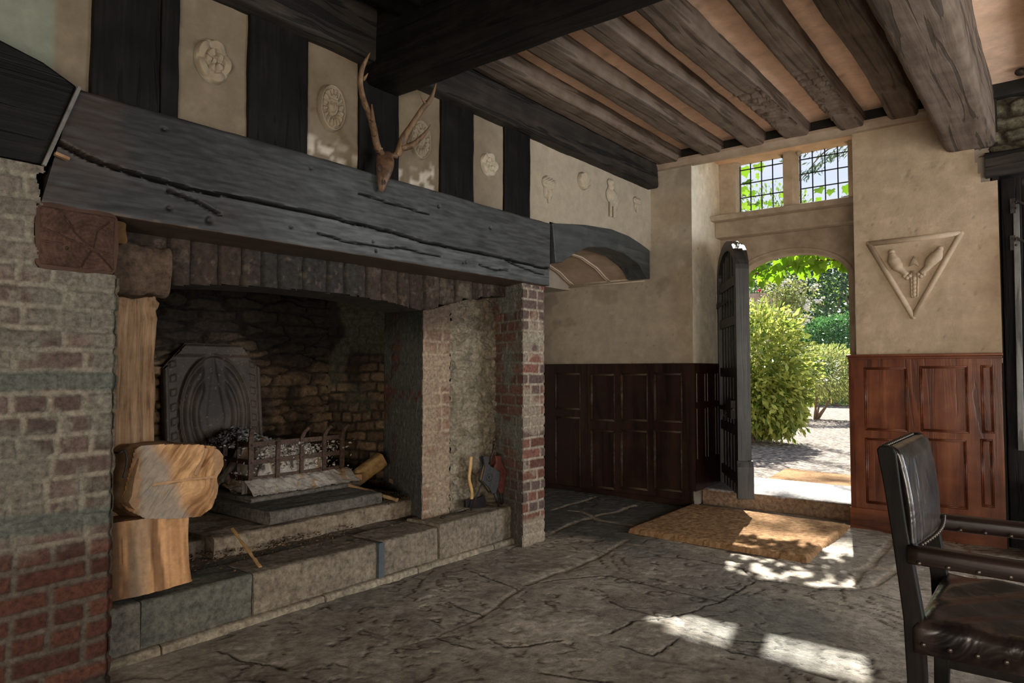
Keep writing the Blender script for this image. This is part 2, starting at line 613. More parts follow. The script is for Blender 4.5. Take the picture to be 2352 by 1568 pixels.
def plaster_fn(base=(0.44, 0.36, 0.27), seed=0, amp=0.006, stain=None, edge=None):
    def fn(U, V):
        a = n2(U, V, 2.2, seed, 4)
        b = n2(U, V, 9, seed + 2, 4)
        h = amp * 2 * (a - 0.5) + amp * 0.5 * (b - 0.5)
        c = lerp(np.array(base) * 0.80, np.array(base) * 1.14, np.clip(a * 0.9 + b * 0.5 - 0.2, 0, 1))
        fl = sstep(0.66, 0.72, n2(U, V, 13, seed + 5, 4))
        c = mixc(c, np.array(base) * 1.28, fl * 0.35)
        dk = sstep(0.78, 0.82, n2(U, V, 31, seed + 9, 3))
        c = mixc(c, np.array(base) * 0.45, dk * 0.6)
        h = h - 0.002 * dk
        sc_ = 1 - sstep(0.0, 0.010, np.abs(n2(U * 1.5, V, 3.1, seed + 12, 4) - 0.5)); sc_ = sc_ * sstep(0.55, 0.62, n2(U, V, 1.7, seed + 13, 2))
        h = h - 0.004 * sc_; c = mixc(c, np.array(base) * 0.62, sc_ * 0.5)
        bl_ = sstep(0.60, 0.74, n2(U, V, 1.6, seed + 14, 3)); c = mixc(c, np.array(base) * np.array([0.78, 0.72, 0.62]), bl_ * 0.5)
        if stain is not None: c = stain(U, V, c)
        return h, np.clip(c, 0, 1)
    return fn


WX = -2.94      # plaster face of the timber-framed wall
WY = 5.83       # plaster face of the door wall
CZ = 3.19       # ceiling plaster

# ------------------------------------------------------------------ the shell
# floor -----------------------------------------------------------
def P2(pts): return [tuple(PX(u, v, z=0)[:2]) for u, v in pts]


light_joints = [P2(q) for q in (
    [(1266, 1224), (1330, 1196), (1400, 1178), (1460, 1160)], [(1266, 1172), (1310, 1158), (1365, 1143)], [(1310, 1172), (1345, 1176), (1376, 1196), (1465, 1209)],
    [(1262, 1246), (1340, 1240), (1450, 1250), (1560, 1262), (1700, 1290)], [(1400, 1268), (1320, 1302), (1262, 1321), (1209, 1345)],
    [(1440, 1240), (1400, 1268)], [(1960, 1310), (1999, 1300), (2040, 1250), (2062, 1215)], [(1985, 1302), (2055, 1310), (2080, 1290)],
    [(1975, 1350), (2010, 1340), (2055, 1310)], [(1960, 1335), (1985, 1302)], [(2200, 1220), (2235, 1300), (2225, 1340), (2352, 1350)], [(2100, 1290), (2225, 1310)],
    [(636, 1457), (606, 1524), (570, 1568)], [(576, 1509), (640, 1530), (700, 1568)], [(788, 1434), (800, 1500), (790, 1568)],
    [(901, 1415), (892, 1450), (925, 1475), (920, 1568)], [(940, 1480), (1000, 1462), (1100, 1420), (1195, 1357)])]
dark_cracks = [P2(q) for q in (
    [(1400, 1322), (1473, 1341), (1570, 1363), (1651, 1381)], [(1651, 1385), (1690, 1362), (1732, 1332)],
    [(1732, 1330), (1805, 1339), (1886, 1355), (1999, 1363), (2068, 1383)], [(1440, 1280), (1540, 1283), (1627, 1294), (1708, 1306), (1732, 1330)],
    [(1400, 1383), (1440, 1403), (1542, 1424), (1610, 1399), (1651, 1385)], [(1400, 1456), (1460, 1432), (1542, 1424)],
    [(1570, 1464), (1623, 1480), (1683, 1500), (1736, 1510), (1805, 1533), (1922, 1567)], [(1614, 1456), (1675, 1476), (1756, 1480)],
    [(1080, 1318), (1140, 1340), (1195, 1357)], [(1035, 1385), (1070, 1405), (1110, 1415)], [(1123, 1471), (1160, 1488), (1209, 1490), (1290, 1475)],
    [(1002, 1463), (1043, 1482), (1083, 1490)], [(1209, 1345), (1290, 1330), (1400, 1322)], [(1240, 1545), (1330, 1560), (1400, 1568)],
    [(1420, 1480), (1500, 1500), (1570, 1464)], [(500, 1500), (560, 1520), (640, 1530)])]


def floor_fn(U, V):
    X = U - 4.3; Y = V + 0.8
    wx = 0.035 * (n2(X, Y, 7, 1) - 0.5); wy = 0.035 * (n2(X, Y, 7, 2) - 0.5)
    dl = np.full(X.shape, 1e9); dd = dl.copy()
    for q in light_joints: dl = np.minimum(dl, segdist(X + wx, Y + wy, q))
    for q in dark_cracks: dd = np.minimum(dd, segdist(X + wx * 1.4, Y + wy * 1.4, q))
    wid = 0.012 + 0.016 * n2(X, Y, 3, 5)
    near = sstep(3.2, 2.2, Y) * 0.6
    wid = wid * (1 - near)
    ml = (1 - sstep(wid * 0.7, wid * 1.3, dl)) * (1 - near)
    dq = dd + 0.005 * n2(X, Y, 20, 9)
    md = 1 - sstep(0.002, 0.009, dq)
    mdc = 1 - sstep(0.005, 0.012, dq)
    # riven layers: terraces of slate
    t = n2(X, Y * 1.5, 1.5, 21, 5, 0.48) * 11
    fr = t - np.floor(t)
    ter = np.floor(t) + sstep(0.0, 0.16, fr)
    edge = (1 - sstep(0.0, 0.13, fr)) * sstep(0.38, 0.52, n2(X, Y, 2.5, 33))
    h = 0.0038 * (ter - 5.5) + 0.012 * (n2(X, Y, 1.4, 12, 3) - 0.5) + 0.005 * (n2(X, Y, 14, 13, 4) - 0.5)
    h = h + 0.004 * sstep(0, 0.12, dl) - 0.006 * ml - 0.009 * md - 0.0050 * edge
    a = n2(X, Y, 3, 41, 4); b = n2(X, Y, 0.9, 44, 2)
    c = lerp((0.20, 0.178, 0.148), (0.56, 0.485, 0.395), np.clip(a * 1.4 - 0.2, 0, 1))
    c = mixc(c, (0.19, 0.195, 0.165), sstep(0.5, 0.62, b) * 0.6)
    c = mixc(c, (0.26, 0.215, 0.17), sstep(0.60, 0.70, n2(X, Y, 5, 47, 4)) * 0.5)
    alc = sstep(-2.1, -2.6, X + 0.0 * Y) * sstep(4.1, 4.4, Y)  # alcove flags: darker slate, plus their unlit look painted in
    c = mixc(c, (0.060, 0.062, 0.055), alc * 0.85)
    c = mixc(c, (0.40, 0.33, 0.25), ml * 0.85)
    c = mixc(c, (0.022, 0.019, 0.016), mdc * 0.95)
    c = mixc(c, (0.045, 0.04, 0.035), edge * 0.75)
    return h, c


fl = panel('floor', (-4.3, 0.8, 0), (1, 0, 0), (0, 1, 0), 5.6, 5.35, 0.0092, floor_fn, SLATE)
tag(fl, 'uneven riven slate flagstone floor with pale mortar joints', None, None, 'structure')
tag(MB().box(-5.4, 3.2, -2.6, 6.6, -0.2, -0.03).build('floor', plain('subfloor', (0.10, 0.09, 0.075), (0.18, 0.155, 0.13), 0.6)), kind='structure')

# ceiling ----------------------------------------------------------
cl = panel('ceiling', (-3.1, 6.62, CZ), (1, 0, 0), (0, -1, 0), 5.9, 4.22, 0.05, plaster_fn((0.86, 0.58, 0.41), 5, 0.008), PLASTER)  # peach tint stands in for warm light bounced off the floor
tag(cl, 'cream plaster ceiling between the oak joists, tinted for warm bounced light', kind='structure')
tag(MB().box(-3.1, 3.2, -2.6, 2.45, 3.16, 3.22).build('ceiling', DARKWALL), kind='structure')  # near bay coloured black to stand for its lack of light
tag(MB().box(-5.4, 3.2, -2.6, 6.62, 3.24, 3.34).build('ceiling', DARKWALL), kind='structure')

# walls out of sight that close the room
tag(MB().box(-5.5, -5.35, -2.7, 7.0, -0.2, 3.3).build('wall_left', DARKWALL), kind='structure')
tag(MB().box(-5.4, 3.3, -2.75, -2.6, -0.2, 3.3).build('wall_behind', PLAIN_PL), kind='structure')
tag(MB().box(3.2, 3.35, -2.7, 7.0, -0.2, 3.3).build('wall_right', PLAIN_PL), kind='structure')

# timber-framed upper wall on the left
def left_stain_and_falloff(U, V, c):
    Y = U - 0.6; Z = V + 2.2
    w = sstep(0.52, 0.60, n2(Y, Z, 24, 61, 4)) * (1 - sstep(2.34, 2.46, Z + 0.12 * (n2(Y, Z, 8, 62) - .5))) * sstep(2.0, 2.1, Y) * (1 - sstep(3.0, 3.05, Y))
    c = mixc(c, (0.66, 0.60, 0.50), w * 0.65)
    g = 1 - sstep(0.93, 0.97, Y)
    c = mixc(c, (0.20, 0.22, 0.175), g * 0.9)
    e = sstep(3.15, 4.3, Y)  # light falloff painted in: plaster paler towards the right
    c = mixc(c, (0.50, 0.43, 0.33), e * 0.75)
    d = (1 - sstep(0.0, 0.10, np.abs(Y - 2.0 - (2.85 - Z) * 0.62))) * (1 - sstep(2.39, 2.41, Y)) * sstep(2.06, 2.08, Y)
    return mixc(c, (0.13, 0.10, 0.05), d * 0.6)


wl = panel('wall_left', (WX, -0.6, 2.2), (0, 1, 0), (0, 0, 1), 6.43, 0.95, 0.02, plaster_fn((0.19, 0.150, 0.103), 8, 0.006, left_stain_and_falloff), PLASTER,
           mask=lambda U, V: ~((U - 0.6 > 4.2) & (V + 2.2 < 2.30)))
tag(wl, 'plaster wall between the black timber posts above the mantel beam', kind='structure')
tag(MB().box(WX - 0.22, WX - 0.05, -2.7, 0.9, 2.28, 3.2).box(WX - 0.22, WX - 0.05, 0.9, 4.2, 2.26, 3.2).box(WX - 0.22, WX - 0.05, 4.2, 5.9, 2.42, 3.2).build('wall_left', DARKWALL), kind='structure')
# arched strip of plaster over the alcove lintel
ARC_TOP = [(4.20, 2.29), (4.45, 2.325), (4.66, 2.353), (5.07, 2.385), (5.37, 2.372), (5.57, 2.34), (5.76, 2.30)]
ARC_IN = [(4.24, 2.0), (4.32, 2.01), (4.47, 2.091), (4.691, 2.179), (4.961, 2.217), (5.291, 2.206), (5.567, 2.137), (5.674, 2.05), (5.70, 2.035), (5.76, 2.035)]

# door wall: left part, right part, recess --------------------------
RX0, RX1 = -2.54, -1.215     # recess
FY = 6.5                     # stone frame


def wall_panel(name, x0, x1, z0, z1, seed, base, stain=None, mask=None, label=None, y=WY):
    o = panel(name, (x0, y, z0), (1, 0, 0), (0, 0, 1), x1 - x0, z1 - z0, 0.016, plaster_fn(base, seed, 0.007, stain), PLASTER, mask=mask)
    return tag(o, label, kind='structure')


def far_left_stain(U, V, c):
    c = mixc(c, (0.22, 0.18, 0.13), sstep(0.60, 0.7, n2(U, V, 4, 71, 4)) * 0.4)
    return c


wall_panel('wall_far', -4.35, RX0, 1.2, 3.08, 14, (0.43, 0.36, 0.275), far_left_stain, label='plaster door wall left of the recess, above dark panelling')
wr_mask = lambda U, V: ~(((V + 1.25) > 2.53 + 0.03 * (n2(U, V, 9, 78) - .5)) & (U + RX1 > -0.385 - 0.2 * np.clip(V + 1.25 - 2.53, 0, .2) + 0.02 * (n2(U, V, 14, 79) - .5))) & (U < 0.925 + 0 * V)
wall_panel('wall_far', RX1, -0.28, 1.25, 3.08, 15, (0.47, 0.36, 0.25), mask=wr_mask, label='plaster door wall to the right of the doorway')
tag(MB().box(-5.4, RX0 - 0.01, WY + 0.02, 6.90, -0.2, 3.3).box(RX1 + 0.01, -0.33, WY + 0.03, 6.90, -0.2, 3.3).box(-0.34, 3.3, 6.7, 6.90, -0.2, 3.3).build('wall_far', PLAIN_PL), kind='structure')
# reveal left of the door (faces right)
rv = panel('wall_far', (RX0, 6.6, 0.14), (0, -1, 0), (0, 0, 1), 0.77, 3.06, 0.016, plaster_fn((0.86, 0.79, 0.64), 16, 0.006), PLASTER)  # window light on this face put into a paler colour
tag(rv, 'plaster reveal on the left of the door recess, coloured paler for window light', kind='structure')
rv2 = panel('wall_far', (RX1, 5.83, 0.14), (0, 1, 0), (0, 0, 1), 0.77, 3.06, 0.03, plaster_fn((0.5, 0.42, 0.32), 17, 0.006), PLASTER)
tag(rv2, kind='structure')

# stone door frame with a depressed arch
OX0, OX1, ACX, AB, ASP = -2.385, -1.405, -1.895, 0.245, 2.02


def arch_z(x): return ASP + AB * math.sqrt(max(0.0, 1 - ((x - ACX) / (OX1 - ACX)) ** 2))


def arch_frame():
    m = MB()
    N = 28
    xs = [ACX + (OX1 - ACX) * math.cos(math.pi * k / N) for k in range(N + 1)]
    zt = 2.47
    y0, y1 = FY, 6.68
    for a, b in zip(xs[:-1], xs[1:]):
        za, zb = arch_z(a), arch_z(b)
        m.prism([(a, y0, za), (a, y0, zt), (b, y0, zt), (b, y0, zb)], (0, y1 - y0, 0))
    m.box(RX0 - .02, OX0, y0, y1, 0.12, zt)
    m.box(OX1, RX1 + .02, y0, y1, 0.12, zt)
    m.box(OX1 + .06, RX1 + .02, y1, 6.9, 0.0, zt)
    m.box(RX0 - .02, OX0 - .10, y1, 6.9, 0.0, zt)
    # hollow moulding round the arch
    pts = [(OX1 + 0.035, FY, 0.15)] + [(ACX + (OX1 + 0.035 - ACX) * math.cos(math.pi * k / N), FY, ASP + (AB + .035) * math.sin(math.pi * k / N)) for k in range(N + 1)] + [(OX0 - 0.035, FY, 0.15)]
    m.tube(pts, 0.014, 8)
    return m


DSTONE = plain('door_surround_stone', (0.33, 0.26, 0.185), (0.50, 0.40, 0.30), 0.8, 0.3, 0, 7, 0.35, 0.008)
tag(arch_frame().build('trim_1', DSTONE), 'arched stone door surround', None, None, 'structure')
# stone frieze and sill
mb = MB(); mb.box(RX0, RX1 + .02, 6.36, 6.68, 2.455, 2.605)
tag(mb.build('trim_2', DSTONE, bevel=0.012), 'stone lintel course between door arch and window', kind='structure')
mb = MB(); mb.prism([(RX0, 6.26, 2.60), (RX0, 6.24, 2.645), (RX0, 6.63, 2.715), (RX0, 6.63, 2.60)], (RX1 + .02 - RX0, 0, 0))
tag(mb.build('trim_3', DSTONE, bevel=0.006), 'sloping stone window sill above the door', kind='structure')
# window: stone frame, mullion, two leaded lights
LT = [(-2.375, -1.960), (-1.815, -1.388)]
GZ0, GZ1, GY = 2.715, 3.195, 6.60
win = empty('window_1', (-1.87, GY, 2.66), 'two light leaded stone window over the open door', None)
win['kind'] = 'structure'
m = MB()
m.box(RX0, LT[0][0], FY - .02, 6.63, 2.66, 3.24); m.box(LT[1][1], RX1 + .02, FY - .02, 6.63, 2.66, 3.24)
m.box(RX0, RX1, FY - .02, 6.61, GZ1, 3.26)
for (a, b) in LT:
    for cx_, sg in ((a, 1), (b, -1)):
        m.prism([(cx_, FY, GZ1), (cx_ + sg * 0.035, FY, GZ1), (cx_ + sg * .012, FY, GZ1 - .012), (cx_, FY, GZ1 - 0.035)], (0, 0.1, 0))
m.build('window_frame', FREESTONE, win)
m = MB(); m.prism([(LT[0][1], 6.56, 2.66), (LT[0][1] + .035, 6.46, 2.66), (LT[1][0] - .035, 6.46, 2.66), (LT[1][0], 6.56, 2.66), (LT[1][0] - .03, 6.62, 2.66), (LT[0][1] + .03, 6.62, 2.66)], (0, 0, 0.56))
m.build('mullion', FREESTONE, win)
lead = plain('lead_came', (0.02, 0.022, 0.028), (0.04, 0.042, 0.05), 0.5, 0.5, 0.5)
glass, gnt, gb = M_('old_glass')
gb.inputs['Base Color'].default_value = (1, 1, 1, 1); gb.inputs['Roughness'].default_value = 0.02; gb.inputs['IOR'].default_value = 1.45
gtr = nd(gnt, 'ShaderNodeBsdfTransparent'); gtr.inputs['Color'].default_value = (0.93, 0.95, 0.97, 1)
gmx = nd(gnt, 'ShaderNodeMixShader'); gmx.inputs[0].default_value = 0.08
ggl = nd(gnt, 'ShaderNodeBsdfGlossy'); ggl.inputs['Roughness'].default_value = 0.03
gnt.links.new(gtr.outputs[0], gmx.inputs[1]); gnt.links.new(ggl.outputs[0], gmx.inputs[2]); gnt.links.new(gmx.outputs[0], gnt.nodes['Material Output'].inputs['Surface'])
for (a, b) in LT:
    m = MB(); m.box(a - .01, b + .01, GY - .002, GY + .002, GZ0 - .02, GZ1 + .01)
    g = m.build('leaded_light', glass, win)
    m = MB()
    for k in range(1, 4):
        xx = a + (b - a) * k / 4
        m.bar((xx, GY - .004, GZ0 - .01), (xx, GY - .004, GZ1), 0.009, 0.009, (0, 1, 0))
    for k in range(1, 4):
        zz = GZ0 + 0.135 * k + 0.01
        m.bar((a, GY - .004, zz), (b, GY - .004, zz), 0.009, 0.009)
    for xx in (a, b): m.bar((xx, GY - .003, GZ0), (xx, GY - .003, GZ1), 0.012, 0.02, (0, 1, 0))
    m.build('lead_cames', lead, g)

# stone step / threshold
def stonecol(c0, c1, seed, sc=5):
    return lambda V: lerp(c0, c1, fbm(V * sc + seed, 4))


beam('trim_4', (RX0 + 0.01, 6.45, 0.065), (RX1 - 0.01, 6.45, 0.065), 0.93, 0.165, STONE, amp=0.003, r=0.02, seg=0.04, side=0.04,
     col=lambda V: np.where(V[:, 2:3] > 0.138, lerp((0.52, 0.51, 0.52), (0.62, 0.60, 0.60), fbm(V * 5, 3)), lerp((0.26, 0.165, 0.10), (0.40, 0.27, 0.18), fbm(V * np.array([3, 9, 9.0]), 3)))).__setitem__('kind', 'structure')
# cornice under the joists and the dark wall plate above it
mb = MB(); mb.prism([(-2.97, 5.775, 3.035), (-2.97, 5.765, 3.06), (-2.97, 5.75, 3.075), (-2.97, 5.75, 3.10), (-2.97, 5.86, 3.10), (-2.97, 5.86, 3.035)], (2.30, 0, 0))
tag(mb.build('trim_5', plain('cornice_paint', (0.30, 0.22, 0.155), (0.42, 0.32, 0.235), 0.7, 0.3, 0, 8, 0.2), bevel=0.003), 'thin painted cornice along the top of the door wall', kind='structure')
bm_ = beam('wall_plate', (-2.97, 5.92, 3.16), (3.0, 5.92, 3.16), 0.22, 0.13, DARKWALL, r=0.01, amp=0.004)
tag(bm_, 'dark timber plate above the cornice on the door wall', 'beam')

# ------------------------------------------------------------------ beams
# joists running from the transverse beam to the door wall
JS = [(-2.83, -2.62), (-2.415, -2.235), (-2.025, -1.865), (-1.695, -1.505), (-1.30, -1.125), (-0.93, -0.74)]
JL = ['oak ceiling joist nearest the timber-framed left wall', 'second oak ceiling joist from the left wall', 'third oak ceiling joist from the left wall, above the window mullion',
      'fourth oak joist from the left wall, hacked rough at its door end', 'fifth oak joist from the left wall, deeply hacked near the door wall', 'oak ceiling joist next to the big girder']


def hack(P, N):
    Y = P[..., 1]; X = P[..., 0]
    w = sstep(4.35, 4.7, Y + 0.25 * (vnoise(P * 3) - .5)) * (1 - sstep(5.45, 5.6, Y)) * (N[..., 2] < -0.5)
    ridg = n2(X * 0.35 + Y * 0.25, Y, 34, 4, 3)
    return -w * (0.014 + 0.030 * (ridg - 0.5) * 2)


for i, (a, b) in enumerate(JS):
    rough = i in (3, 4)
    j = beam('ceiling_joist', ((a + b) / 2, 2.60, 3.135), ((a + b) / 2 + random.uniform(-.01, .01), 5.84, 3.135), b - a, 0.13, oak_joist('y'),
             r=0.022, seg=0.012 if rough else 0.05, side=0.008 if rough else 0.03, amp=0.008, fs=4.0, wob=0.014, seed=i * 5 + 1, disp=hack if rough else None)
    tag(j, JL[i], 'beam', 'ceiling joists between girder and left wall')
for i, cx_ in enumerate((0.05, 0.44, 0.83, 1.22)):
    j = beam('ceiling_joist', (cx_, 2.60, 3.135), (cx_, 5.84, 3.135), 0.17, 0.13, oak_joist('y'), r=0.022, amp=0.008, fs=4.0, wob=0.014, seed=60 + i)
    tag(j, 'oak ceiling joist beyond the girder on the right side of the room', 'beam', 'joists right of the girder')
for i in range(9):
    cx_ = -2.6 + i * 0.42
    j = beam('ceiling_joist', (cx_, -2.5, 3.12), (cx_, 2.45, 3.12), 0.18, 0.13, oak_black('y'), r=0.02, amp=0.006, seed=80 + i, seg=0.12)  # joists of the unlit bay, shade put into a black colour
    tag(j, 'ceiling joist coloured black for shade, on the camera side of the black cross beam', 'beam', 'shade-black joists near the camera')
# big girder on the right
gd = beam('girder', (-0.47, 2.60, 2.985), (-0.45, 5.90, 2.975), 0.30, 0.42, oak_joist('y'), r=0.045, seg=0.03, side=0.025, amp=0.010, fs=3.0, wob=0.012, seed=44)
tag(gd, 'massive grey oak girder at the right, sagging below the joists', 'beam')
# black cross beam
xb = beam('cross_beam', (WX - 0.05, 2.545, 2.965), (3.1, 2.545, 2.965), 0.235, 0.42, oak_black('x'), r=0.018, seg=0.05, side=0.03, amp=0.008, fs=3.5, wob=0.008, seed=12)
tag(xb, 'huge blackened cross beam spanning the ceiling above the antlers', 'beam')
# wall plate over the posts
wp = beam('wall_plate', (WX + 0.02, -2.5, 3.0), (WX + 0.02, 5.78, 3.015), 0.15, 0.29, oak_plate('y'), r=0.02, seg=0.04, side=0.03, amp=0.012, fs=5, wob=0.01, seed=21)
tag(wp, 'dark oak wall plate running along the top of the left wall', 'beam')

# posts of the framed wall
PL = [(1.075, 1.335, 'widest black timber post above the mantel, left end'), (1.337, 1.414, 'narrow black timber post beside the first plaster rose'),
      (2 - .261, 2.06, 'black timber post between rose panel and lion mask panel'), (2.39, 2.672, 'black timber post behind the deer antlers'),
      (3.019, 3.319, 'black timber post right of the antlers'), (3.64, 3.926, 'black timber post left of the long plaster panel')]
for i, (a, b, lb) in enumerate(PL):
    p = beam('timber_post', (WX - 0.008, (a + b) / 2, 2.242), (WX - 0.008, (a + b) / 2, 2.86), b - a, 0.06, oak_black('z'), up=(1, 0, 0), r=0.008, seg=0.04, side=0.03, amp=0.006, fs=8, seed=i + 3)
    tag(p, lb, 'post', 'timber posts above the mantel')

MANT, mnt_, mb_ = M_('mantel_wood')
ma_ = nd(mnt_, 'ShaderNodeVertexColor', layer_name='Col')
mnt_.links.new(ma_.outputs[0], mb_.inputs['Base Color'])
mb_.inputs['Roughness'].default_value = 0.5
mb_.inputs['Specular IOR Level'].default_value = 0.35
mv_ = coords(mnt_, (60, 3.0, 60)); mw_ = noise_node(mnt_, mv_, 1.0, 8, 0.65, 0.3); mx_ = noise_node(mnt_, coords(mnt_), 7.0, 5, 0.6)
bump(mnt_, mb_, [(mw_.outputs[0], 0.35, 0.0025), (mx_.outputs[0], 0.2, 0.01)])

# mantel beam ---------------------------------------------------------
ck = [[(0.93, 2.02), (1.05, 1.985), (1.25, 1.955), (1.42, 1.945), (1.60, 1.955), (1.85, 1.96), (2.15, 1.955), (2.5, 1.945), (2.75, 1.925), (2.95, 1.925), (3.3, 1.93), (3.6, 1.92), (4.0, 1.915)],
      [(1.33, 1.92), (1.45, 1.90), (1.55, 1.865)], [(3.45, 1.925), (3.6, 1.90), (3.75, 1.88), (3.95, 1.87)], [(2.05, 1.865), (2.2, 1.85), (2.42, 1.855), (2.6, 1.87), (2.9, 1.86)],
      [(3.25, 1.86), (3.4, 1.84), (3.55, 1.85)], [(2.3, 2.11), (2.5, 2.10), (2.8, 2.09)]]
knots = [(1.335, 1.855, .018), (1.50, 1.835, .03), (2.40, 1.875, .012), (2.42, 1.83, .02), (3.13, 1.855, .016), (3.1, 1.845, .01), (1.9, 1.87, .012), (2.88, 2.15, .02), (3.35, 2.10, .02), (1.30, 2.17, .015), (2.0, 2.17, .01)]


def mantel_disp(P, N):
    Y, Z = P[..., 1], P[..., 2]
    f = (N[..., 0] > 0.6).astype(float)
    wz = Z + 0.018 * (n2(Y, Z, 8, 91) - .5)
    o = np.zeros(Y.shape)
    for k, q in enumerate(ck):
        d = segdist(Y, wz, q)
        o -= (0.030 if k == 0 else 0.016) * (1 - sstep(0.0015, 0.010 if k == 0 else 0.007, d))
    if True:
        d = segdist(Y, wz, ck[0])
        below = sstep(0.0, 0.03, np.interp(Y, [p[0] for p in ck[0]], [p[1] for p in ck[0]]) - wz)
        o -= 0.006 * below
    for (ky, kz, kr) in knots:
        o -= 0.010 * (1 - sstep(kr * 0.2, kr * .6, np.hypot(Y - ky, (Z - kz) * 0.8)))
    o += 0.0014 * (n2(Y * 0.12, Z, 90, 93, 3) - .5) * 2
    # broken lower left corner
    o2 = 0.004 * (n2(Y, Z, 20, 95) - .5)
    return f * o + o2


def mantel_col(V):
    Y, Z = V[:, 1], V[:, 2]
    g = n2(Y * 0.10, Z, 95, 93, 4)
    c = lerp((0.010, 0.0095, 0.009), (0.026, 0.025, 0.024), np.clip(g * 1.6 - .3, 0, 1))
    pt = sstep(1.35, 2.3, Y + 0.7 * (n2(Y, Z, 2.2, 66, 4) - .5)) * (0.55 + 0.45 * (Z < np.interp(Y, [p[0] for p in ck[0]], [p[1] for p in ck[0]])))  # bluish window sheen painted in: stronger to the right and below the crack
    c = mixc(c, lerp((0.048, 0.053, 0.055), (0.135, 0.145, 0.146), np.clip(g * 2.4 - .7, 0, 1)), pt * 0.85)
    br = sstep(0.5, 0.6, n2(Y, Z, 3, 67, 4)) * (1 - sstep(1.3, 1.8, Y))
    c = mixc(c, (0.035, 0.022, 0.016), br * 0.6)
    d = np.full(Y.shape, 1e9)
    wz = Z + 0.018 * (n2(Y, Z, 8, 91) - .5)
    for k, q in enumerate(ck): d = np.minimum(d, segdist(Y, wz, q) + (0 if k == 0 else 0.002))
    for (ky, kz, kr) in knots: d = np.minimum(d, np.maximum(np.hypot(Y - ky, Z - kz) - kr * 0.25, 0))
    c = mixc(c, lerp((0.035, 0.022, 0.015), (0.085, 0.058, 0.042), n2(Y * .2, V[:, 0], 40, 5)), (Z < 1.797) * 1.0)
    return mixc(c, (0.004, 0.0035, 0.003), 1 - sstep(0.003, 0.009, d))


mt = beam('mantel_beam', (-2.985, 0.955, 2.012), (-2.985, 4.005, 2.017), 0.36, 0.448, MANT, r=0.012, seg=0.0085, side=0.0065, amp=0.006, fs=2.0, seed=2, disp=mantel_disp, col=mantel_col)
# slant the left end along the strap joint
co = np.empty(len(mt.data.vertices) * 3, np.float32); mt.data.vertices.foreach_get('co', co); co = co.reshape(-1, 3)
wy_ = co[:, 1] + BASE[mt][1]; wz_ = co[:, 2] + BASE[mt][2]
k_ = 1 - sstep(0.955, 1.4, wy_)
co[:, 1] += k_ * ((wz_ - 2.01) * 0.22 - 0.025)
mt.data.vertices.foreach_set('co', co.ravel()); mt.data.update()
tag(mt, 'massive charcoal-dark oak mantel beam over the fireplace, split lengthwise', 'beam')
# arched lintel left of it
m = MB()
top = [(-0.6, 2.20), (-0.2, 2.32), (0.2, 2.385), (0.5, 2.375), (0.745, 2.325), (0.874, 2.293), (0.985, 2.240)]
m.prism([(-2.80, y, z) for y, z in top] + [(-2.80, 0.885, 1.925), (-2.80, 0.5, 1.922), (-2.80, -0.6, 1.92)], (-0.36, 0, 0))
lb_ = m.build('arched_lintel', oak_black('y'), bevel=0.01)
tag(lb_, 'dark arched lintel at the far left, meeting the mantel at an iron strap', 'beam')
m = MB(); m.bar(PX(182, 200, x=-2.79), PX(100, 380, x=-2.79), 0.012, 0.014, (1, 0, 0))
tag(m.build('iron_strap', plain('grey_strap', (0.08, 0.075, 0.07), (0.16, 0.15, 0.14), 0.6)), 'thin grey strip covering the slanted joint between lintel and mantel', 'strap')
m = MB(); m.bar(PX(126, 352, x=-2.787), PX(158, 366, x=-2.787), 0.011, 0.02, (1, 0, 0))
tag(m.build('wooden_wedge', oak_raw('y')), 'small orange wooden wedge driven into the crack at the left of the mantel', 'wedge')

# small arched lintel over the alcove
m = MB()
m.prism([(WX + .022, y, z) for y, z in ARC_TOP] + [(WX + .022, y, z) for y, z in ARC_IN[::-1]], (-0.20, 0, 0))
al = m.build('arched_lintel', wood('blue_lintel', (0.03, 0.034, 0.035), (0.05, 0.056, 0.056), (0.085, 0.09, 0.088), 'y', 0.5, 0.5, 0.8, 0.4, 0.3), bevel=0.006)
tag(al, 'small curved blue-grey timber lintel over the plastered alcove', 'beam')
# coved plaster vault of the alcove with two ribs
ai = ARC_IN[1:8]
ys = np.linspace(4.30, 5.80, 31)
VY = [4.15, 4.32, 4.47, 4.691, 4.961, 5.291, 5.567, 5.70, 5.83]; VZ = [1.98, 2.03, 2.11, 2.20, 2.24, 2.225, 2.155, 2.09, 2.045]
zs = np.interp(ys, VY, VZ)
xs = np.linspace(-3.14, -3.84, 12)
V = np.array([[(x, y, z) for y, z in zip(ys, zs)] for x in xs]).reshape(-1, 3)
o = mk('ceiling', V, grid_faces(12, 31), PLASTER, None, lerp((0.36, 0.26, 0.19), (0.50, 0.38, 0.28), fbm(V * 6, 4)))
tag(o, 'coved plaster vault of the alcove with moulded ribs', kind='structure')
m = MB()
for xr in (-3.38, -3.80):
    for dz_ in (0.0, 0.022):
        m.tube([(xr + dz_, y, z - 0.004) for y, z in zip(ys, zs)], 0.008, 6)
m.tube([(-3.84, 5.80, 2.055), (-3.0, 5.80, 2.055)], 0.010, 6); m.tube([(-3.84, 5.81, 2.03), (-3.0, 5.81, 2.03)], 0.007, 6)
tag(m.build('trim_6', plain('rib_plaster', (0.50, 0.40, 0.30), (0.60, 0.50, 0.38), 0.8, 0.3), smooth=True), 'moulded plaster ribs under the alcove vault', kind='structure')
tag(MB().box(-4.35, -3.84, 4.03, 5.83, 2.0, 2.4).box(-4.5, -4.35, 4.03, 5.85, 0, 2.4).box(-4.35, -3.0, 4.03, 4.25, 2.42, 2.5).build('wall_left', PLAIN_PL), kind='structure')

